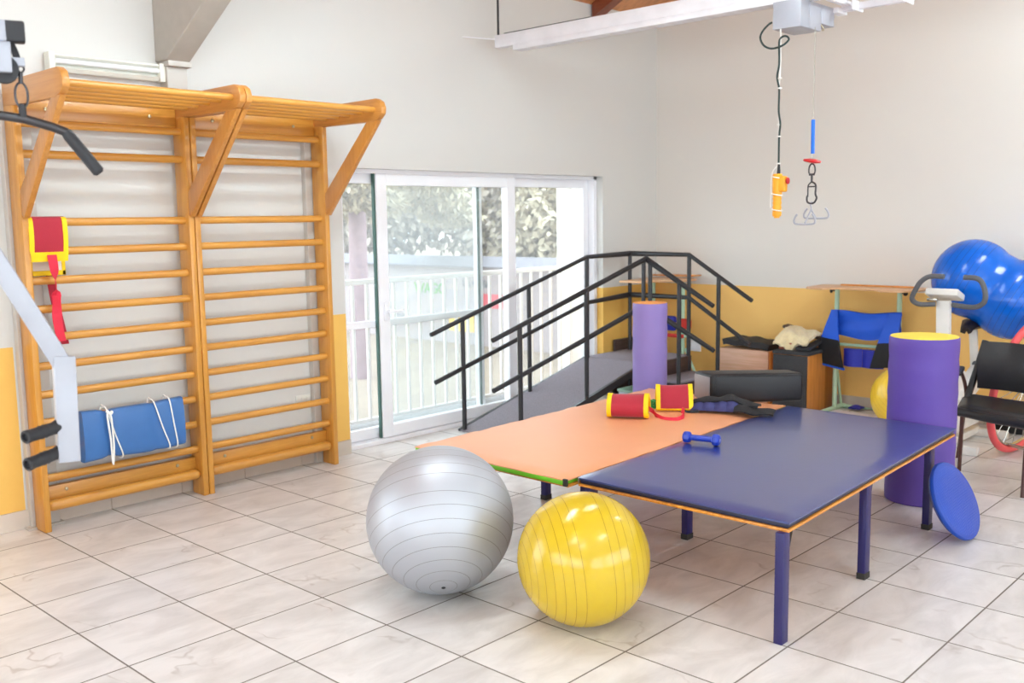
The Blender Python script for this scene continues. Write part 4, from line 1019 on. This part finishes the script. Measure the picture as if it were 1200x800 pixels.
r = thing('patient_hoist', 'white hoist motor box on the ceiling rail with a thin lifting cable', 'hoist', (4.15, -2.68, 2.8))
t = BM(); box(t, (4.03, -2.77, 2.797), (4.30, -2.585, 2.96), .004); box(t, (4.30, -2.77, 2.845), (4.48, -2.60, 2.96), .004); link('motor_box', t, 'white_paint', r)
t = BM(); box(t, (4.135, -2.773, 2.80), (4.17, -2.768, 2.957), .002); link('cover_strip', t, 'white_paint', r)
t = BM(); tube(t, smooth_path([(4.31, -2.75, 2.85), (4.34, -2.76, 2.83), (4.345, -2.765, 2.812), (4.33, -2.765, 2.808)]), .004, 8); link('loose_wire', t, 'brass', r)
t = BM(); box(t, (4.46, -2.80, 2.93), (4.60, -2.74, 2.962), .003); box(t, (4.53, -3.18, 2.945), (4.575, -2.79, 2.985), .003); box(t, (4.44, -2.905, 2.932), (4.60, -2.895, 2.99), .002); box(t, (4.45, -3.205, 2.94), (4.64, -3.195, 3.0), .002); box(t, (4.19, -2.86, 2.965), (4.55, -2.82, 2.995), .003)
link('trolley_arm', t, 'rail_white', r)
HX, HY = 4.15, -2.805
link('lifting_cable', tube(BM(), [(HX, HY, 2.80), (HX, HY, 1.955)], .0022, 8), 'chrome', r)
link('cable_sleeve', tube(BM(), [(HX, HY, 2.25), (HX, HY-.002, 2.045)], .0115, 12), 'blue_sleeve', r)
t = BM(); m4 = Matrix.Translation((HX, HY, 2.0)) @ Euler((.17, 0, .0)).to_matrix().to_4x4(); lathe(t, [(0, -.012), (.02, -.012), (.05, -.007), (.056, 0), (.05, .008), (.02, .014), (0, .014)], 28, m4); link('stop_disc', t, 'red_plastic', r)
r2 = thing('snap_hook', 'steel swivel snap hook hanging from the hoist cable', 'hook', (HX, HY, 1.86))
t = BM(); tube(t, smooth_path([(HX, HY, 1.985), (HX, HY-.018, 1.965), (HX, HY-.017, 1.925), (HX, HY+.017, 1.925), (HX, HY+.018, 1.965)], 5, True), .005, 8, True); cyl(t, (HX, HY-.018, 1.918), (HX, HY+.018, 1.918), .006, 10); cyl(t, (HX, HY, 1.92), (HX, HY, 1.872), .007, 12); link('swivel', t, 'grey_steel', r2)
t = BM(); tube(t, smooth_path([(HX, HY, 1.875), (HX, HY-.026, 1.855), (HX, HY-.026, 1.80), (HX, HY-.034, 1.775), (HX, HY-.02, 1.748), (HX, HY+.004, 1.742), (HX, HY+.026, 1.752), (HX, HY+.03, 1.775), (HX, HY+.027, 1.79)], 5), .006, 10); tube(t, smooth_path([(HX, HY, 1.875), (HX, HY+.021, 1.855), (HX, HY+.024, 1.83), (HX, HY+.024, 1.783)], 5), .0045, 8); cyl(t, (HX, HY-.02, 1.845), (HX, HY+.02, 1.845), .004, 8); link('hook_body', t, 'grey_steel', r2)
r3 = thing('sling_spreader', 'white wire spreader bar hanging from the snap hook', 'spreader', (HX, HY, 1.65))
t = BM(); tube(t, smooth_path([(HX, HY-.004, 1.752), (HX, HY+.006, 1.738), (HX, HY, 1.72), (HX, HY, 1.70)]), .0045, 8); link('hanger', t, 'white_paint', r3)
for dx, dy, dz, hl in ((.03, -.02, 1.650, .082), (-.035, .025, 1.615, .070)):
    t = BM(); cc = V((HX+dx, HY+dy, dz))
    tube(t, smooth_path([cc+V((0, hl*.72, .062)), cc+V((0, hl*.92, .04)), cc+V((0, hl, .018)), cc+V((0, hl*.83, .002)), cc, cc+V((0, -hl*.83, .002)), cc+V((0, -hl, .018)), cc+V((0, -hl*.92, .04)), cc+V((0, -hl*.72, .062))], 6), .0062, 10); tube(t, [(HX, HY, 1.705), cc], .0055, 8); link('hook_arm', t, 'white_paint', r3)

r = thing('remote_control', 'orange yellow hand remote hanging on a dark looped cable', 'remote', (4.03, -2.64, 1.8))
lp = [(4.04, -2.577, 2.845), (4.03, -2.56, 2.835), (4.02, -2.526, 2.80), (4.0, -2.519, 2.756), (4.0, -2.545, 2.707), (4.0, -2.598, 2.682), (4.01, -2.66, 2.692), (4.03, -2.693, 2.723), (4.04, -2.681, 2.745), (4.04, -2.659, 2.753), (4.035, -2.636, 2.741), (4.03, -2.631, 2.706), (4.03, -2.634, 2.589), (4.03, -2.622, 2.514), (4.03, -2.637, 2.436), (4.03, -2.637, 2.308), (4.03, -2.649, 2.23), (4.03, -2.643, 2.153), (4.03, -2.643, 2.0), (4.03, -2.643, 1.925)]
cb = link('cable', tube(BM(), smooth_path(lp, 5), .0062, 10), 'cable_dark', r)
link('white_cord', tube(BM(), smooth_path([(4.036, -2.636, 2.80), (4.036, -2.64, 2.6), (4.036, -2.633, 2.44), (4.036, -2.632, 2.3), (4.036, -2.637, 2.1), (4.034, -2.636, 1.99), (4.02, -2.605, 1.93), (4.02, -2.599, 1.80), (4.02, -2.597, 1.72)], 5), .004, 8), 'cord_white', r)
t = BM()
for z in (2.50, 2.44, 2.22, 2.15, 1.985): cyl(t, (4.033, -2.639, z), (4.033, -2.639, z+.008), .013, 10)
link('cable_tie', t, 'cord_white', r)
t = BM(); lathe(t, [(0, 0), (.012, 0), (.007, .06), (0, .06)], 14, Matrix.Translation((4.03, -2.645, 1.925))); link('strain_relief', t, 'rubber', r)
t = BM(); prof = [(0, 0), (.024, 0), (.027, .008), (.0285, .02)]+[(.0285-.0035*abs(math.sin(k*1.05)), .03+.009*k) for k in range(1, 12)]+[(.0285, .14), (.0295, .15), (.0295, .255), (.027, .262), (0, .262)]
lathe(t, prof, 24, Matrix.Translation((4.03, -2.637, 1.665))); cyl(t, (4.03, -2.637, 1.655), (4.03, -2.637, 1.667), .018, 14); link('handle', t, 'orange_plastic', r)
hb = link('head', box(BM(), (4.008, -2.697, 1.815), (4.052, -2.645, 1.912), .010, 3), 'orange_plastic', r)
t = BM(); lathe(t, [(0, 0), (.010, 0), (.010, .006), (.021, .008), (.02, .015), (0, .018)], 18, Matrix.Translation((4.03, -2.696, 1.882)) @ frame_to((0, -1, 0)).to_4x4()); link('stop_button', t, 'red_plastic', hb)
for z in (1.705, 1.80, 1.905):
    t = BM(); tube(t, [V((4.03+.031*math.cos(a), -2.637+.031*math.sin(a), z+.006*math.sin(a))) for a in [2*PI*k/20 for k in range(20)]], .0035, 8, True); link('tape_band', t, 'cord_white', r)

# ------------------------------------------------------------------ ceiling lamps (lit, above the view) 
tubem = emit('lit_tube', (.80, .93, 1.), 30.)
tubem2 = emit('lit_tube_bright', (.80, .93, 1.), 72.)
tubem3 = emit('lit_tube_mid', (.84, .94, 1.), 52.)
def ceil_lamp(x, y, z, label, tm=None):
    r = thing('ceiling_lamp', label, 'light', (x, y, z), 'ceiling strip lights')
    link('housing', box(BM(), (x-.62, y-.08, z), (x+.62, y+.08, z+.05), .004), 'lamp_body', r)
    for d_ in (-.04, .04): link('tube', cyl(BM(), (x-.58, y+d_, z-.02), (x+.58, y+d_, z-.02), .016, 14), tm or tubem, r)
    for s in (-.4, .4): link('rod', tube(BM(), [(x+s, y, z+.05), (x+s, y, 3.56+min(-y, 9+y)*SL)], .005, 8), 'lamp_body', r)
for x, y, lb in ((1.3, -2.2, 'lit white strip light hanging from the ceiling near the wall bars'), (2.9, -2.7, 'lit white strip light hanging from the ceiling above the tables'),
                 (5.0, -4.3, 'added unseen strip light brightening the back wall beyond the hoist'), (1.2, -6.0, 'lit white strip light hanging from the ceiling on the right side of the room'),  # the lamp near the back wall is added to brighten that dim end
                 (-1.4, -4.0, 'lit white strip light hanging from the ceiling right above the viewer'), (-1.6, -5.4, 'lit white strip light hanging from the ceiling behind the viewer')):
    ceil_lamp(x, y, 3.45, lb, tubem2 if x == 1.3 else tubem3 if x == 5.0 else None)

# ------------------------------------------------------------------ outside
struct('terrace_floor', box(BM(), (-4., .24, -.2), (8.6, 1.15, -.06)), 'terrace', smooth=False)
t = BM(); box(t, (-20, 1.15, -.5), (60, 60, -.3)); struct('ground', t, 'grass', smooth=False)
struct('terrace_column', box(BM(), (6.33, .93, -.06), (6.60, 1.13, 3.2), .01), 'rail_out', smooth=False)
struct('terrace_roof', box(BM(), (-4.4, .24, 3.2), (8.6, 1.6, 3.34)), 'rail_out', smooth=False)
r = thing('terrace_railing', 'white metal terrace railing outside the sliding door', 'railing', (4.6, .9, -.06))
link('top_rail', box(BM(), (2.0, .88, 1.145), (6.33, .925, 1.19), .008), 'rail_out', r); link('bottom_rail', box(BM(), (2.0, .885, -.03), (6.33, .92, .0), .004), 'rail_out', r)
x = 2.40
while x < 6.3:
    link('baluster', box(BM(), (x-.012, .892, 0.0), (x+.012, .914, 1.15)), 'rail_out', r); x += .1485

r = thing('garden_wall', 'low whitewashed garden wall with painted letters and posters', 'wall', (9.35, 7., -.3))
link('wall_body', box(BM(), (9.2, -3., -.3), (9.5, 16., .93)), 'out_wall', r, smooth=False)
t = BM()
prism(t, [(9.05, .93), (9.05, .955), (9.45, 1.09), (9.7, 1.04), (9.7, .93)], -3., 16., 'y'); link('coping', t, 'slate', r, smooth=False)
def text_part(body, size, loc, par, mat, name='painted_letters'):
    cu = bpy.data.curves.new(name, 'FONT'); cu.body = body; cu.size = size; cu.extrude = .004; cu.offset = .004
    tmp = bpy.data.objects.new('tmp_text', cu); COL.objects.link(tmp)
    bpy.context.view_layer.update()
    me = bpy.data.meshes.new_from_object(tmp.evaluated_get(bpy.context.evaluated_depsgraph_get()))
    bpy.data.objects.remove(tmp)
    b = BM(); b.from_mesh(me); bpy.data.meshes.remove(me)
    rot = Matrix(((0, 0, -1), (-1, 0, 0), (0, 1, 0))).to_4x4()
    bmesh.ops.transform(b, matrix=Matrix.Translation(loc) @ rot, verts=b.verts)
    return link(name, b, mat, par, smooth=False)
text_part('WAGO', .235, (9.195, 6.70, .485), r, 'green_letters')
text_part('LA CASA', .16, (9.195, 5.55, .62), r, 'dark_letters', 'faded_letters')
def poster(y0, y1, z0, z1, mat): link('poster', box(BM(), (9.185, y1, z0), (9.2, y0, z1)), mat, r)
poster(5.08, 4.66, .30, .52, 'poster_red'); poster(5.86, 5.3, -.10, .20, 'poster_yellow'); poster(7.16, 6.98, .02, .10, 'slate')

def foliage(name, centers, n, size, mat, par, droop=.3):
    t = BM()
    for _ in range(n):
        c, rad = random.choice(centers); c = V(c)
        d = V((random.gauss(0, 1), random.gauss(0, 1), random.gauss(0, 1))).normalized()*(random.random()**.45)
        p = c+V((d.x*rad[0], d.y*rad[1], d.z*rad[2]))
        ax = V((random.uniform(-1, 1), random.uniform(-1, 1), random.uniform(-1, .3)-droop)).normalized()
        s = size*random.uniform(.6, 1.4); side = ax.cross(V((random.uniform(-1, 1), random.uniform(-1, 1), random.uniform(-1, 1)))).normalized()*s*.22
        v = [t.verts.new(p-side*.4), t.verts.new(p+ax*s*.5-side), t.verts.new(p+ax*s), t.verts.new(p+ax*s*.5+side)]
        t.faces.new(v)
    return link(name, t, mat, par, smooth=False)
def tree(loc, h, rad, label, mat, centers, n, size, trunk=True):
    r = thing('tree', label, 'tree', loc, 'trees in the garden')
    foliage('foliage', centers, n, size, mat, r)
    if trunk:
        t = BM(); tube(t, [V(loc), V(loc)+V((.03, 0, h*.5)), V(loc)+V((-.05, .05, h))], [rad*1.25, rad, rad*.6], 14); link('trunk', t, 'bark', r)
tree((6.03, 4.15, -.3), 4.6, .105, 'tall conifer with purplish trunk just beyond the terrace railing', 'leaf_a',
     [((6.0, 4.2, 3.0), (1.3, 1.2, .8)), ((5.8, 4.0, 2.15), (.55, .5, .35)), ((6.5, 4.6, 1.95), (.6, .5, .25)), ((7.2, 5.2, 3.0), (1.5, 1.3, .7)), ((8.9, 6.0, 2.05), (.8, .8, .22)), ((9.6, 6.2, 1.75), (.5, .5, .14)), ((8.2, 5.6, 2.35), (.9, .9, .3))], 24000, .11)
tree((13., 13.5, -.3), 6., .3, 'grey green conifer rising behind the garden wall on the left', 'leaf_b',
     [((12.8, 13.6, 2.8), (2.6, 2.2, 1.9)), ((12.2, 11.2, 2.2), (2.2, 1.8, 1.3)), ((14., 9.5, 2.6), (2.6, 2.0, 1.8)), ((13.2, 16.2, 3.2), (2.8, 2.4, 2.2)), ((12.5, 12.4, 4.6), (2.6, 3.2, 1.4))], 30000, .22)
tree((14.5, 7.2, -.3), 4., .3, 'broad pale green conifer behind the garden wall on the right', 'leaf_a',
     [((14.2, 7.0, 1.9), (1.8, 1.8, 1.4)), ((14.4, 5.2, 1.6), (1.9, 1.6, 1.2)), ((14.6, 8.6, 1.5), (1.7, 1.5, 1.2)), ((15, 3.4, 1.7), (2., 1.7, 1.2))], 26000, .2)
tree((22., 12., -.3), 5., .3, 'dark green tree farthest back at the end of the garden', 'leaf_c',
     [((22., 12., 2.8), (3., 3., 2.2)), ((22., 7.4, 2.7), (3., 3., 2.0)), ((22., 16.5, 3.2), (3., 3., 2.6)), ((24., 3.5, 2.8), (3., 3., 2.2))], 14000, .42)

# ------------------------------------------------------------------ daylight
wd = bpy.data.worlds.new('overcast_sky'); scene.world = wd; wd.use_nodes = True
nt = wd.node_tree; bg = nt.nodes['Background']
tc = N(nt, 'ShaderNodeTexCoord'); sp = N(nt, 'ShaderNodeSeparateXYZ'); nt.links.new(tc.outputs['Generated'], sp.inputs[0])
rp = N(nt, 'ShaderNodeValToRGB'); rp.color_ramp.elements[0].position = 0.; rp.color_ramp.elements[0].color = (.82, .92, 1, 1); rp.color_ramp.elements[1].position = 1.; rp.color_ramp.elements[1].color = (.74, .88, 1, 1)
nt.links.new(sp.outputs[2], rp.inputs[0]); nt.links.new(rp.outputs[0], bg.inputs[0]); bg.inputs[1].default_value = 3.7

def portal(loc, rot, sx, sy):
    l = bpy.data.lights.new('daylight_portal', 'AREA'); l.shape = 'RECTANGLE'; l.size = sx; l.size_y = sy; l.cycles.is_portal = True
    o = bpy.data.objects.new('daylight_portal', l); COL.objects.link(o); o.location = loc; o.rotation_euler = rot
portal(((DX0+DX1)/2, .26, 1.02), (-PI/2, 0, 0), 3.0, 2.05)
portal((-2.02, .20, 1.07), (-PI/2, 0, 0), 2.55, 2.15)
portal((-1.8, -9.18, 1.52), (PI/2, 0, 0), 2.8, 1.95); portal((1.3, -9.18, 1.52), (PI/2, 0, 0), 2.6, 1.95); portal((4.3, -9.18, 1.52), (PI/2, 0, 0), 2.6, 1.95)
portal((-4.48, -2.8, 1.65), (0, -PI/2, 0), 1.7, 3.2); portal((-4.48, -6.4, 1.65), (0, -PI/2, 0), 1.7, 3.2)

# ------------------------------------------------------------------ camera
cam = bpy.data.cameras.new('camera'); co = bpy.data.objects.new('camera', cam); COL.objects.link(co)
cam.sensor_width = 36; cam.lens = 1142.77/1200*36; cam.clip_start = .05; cam.clip_end = 200
rt, up, fw = V((.6826289, -.7306123, -.0149457)), V((.1015031, .0745434, .9920385)), V((.7236815, .6787112, -.1250449))
mt = Matrix((rt, up, -fw)).transposed().to_4x4(); mt.translation = (-1.573, -5.614, 1.677)
co.matrix_world = mt
cam.dof.use_dof = True; cam.dof.focus_distance = 4.6; cam.dof.aperture_fstop = 3.2
scene.camera = co
scene.view_settings.view_transform = 'Standard'; scene.view_settings.look = 'None'; scene.view_settings.gamma = 1; scene.view_settings.use_curve_mapping = False
scene.view_settings.exposure = .84
scene.cycles.use_denoising = True
scene.cycles.max_bounces = 10; scene.cycles.diffuse_bounces = 6; scene.cycles.caustics_reflective = False; scene.cycles.caustics_refractive = False
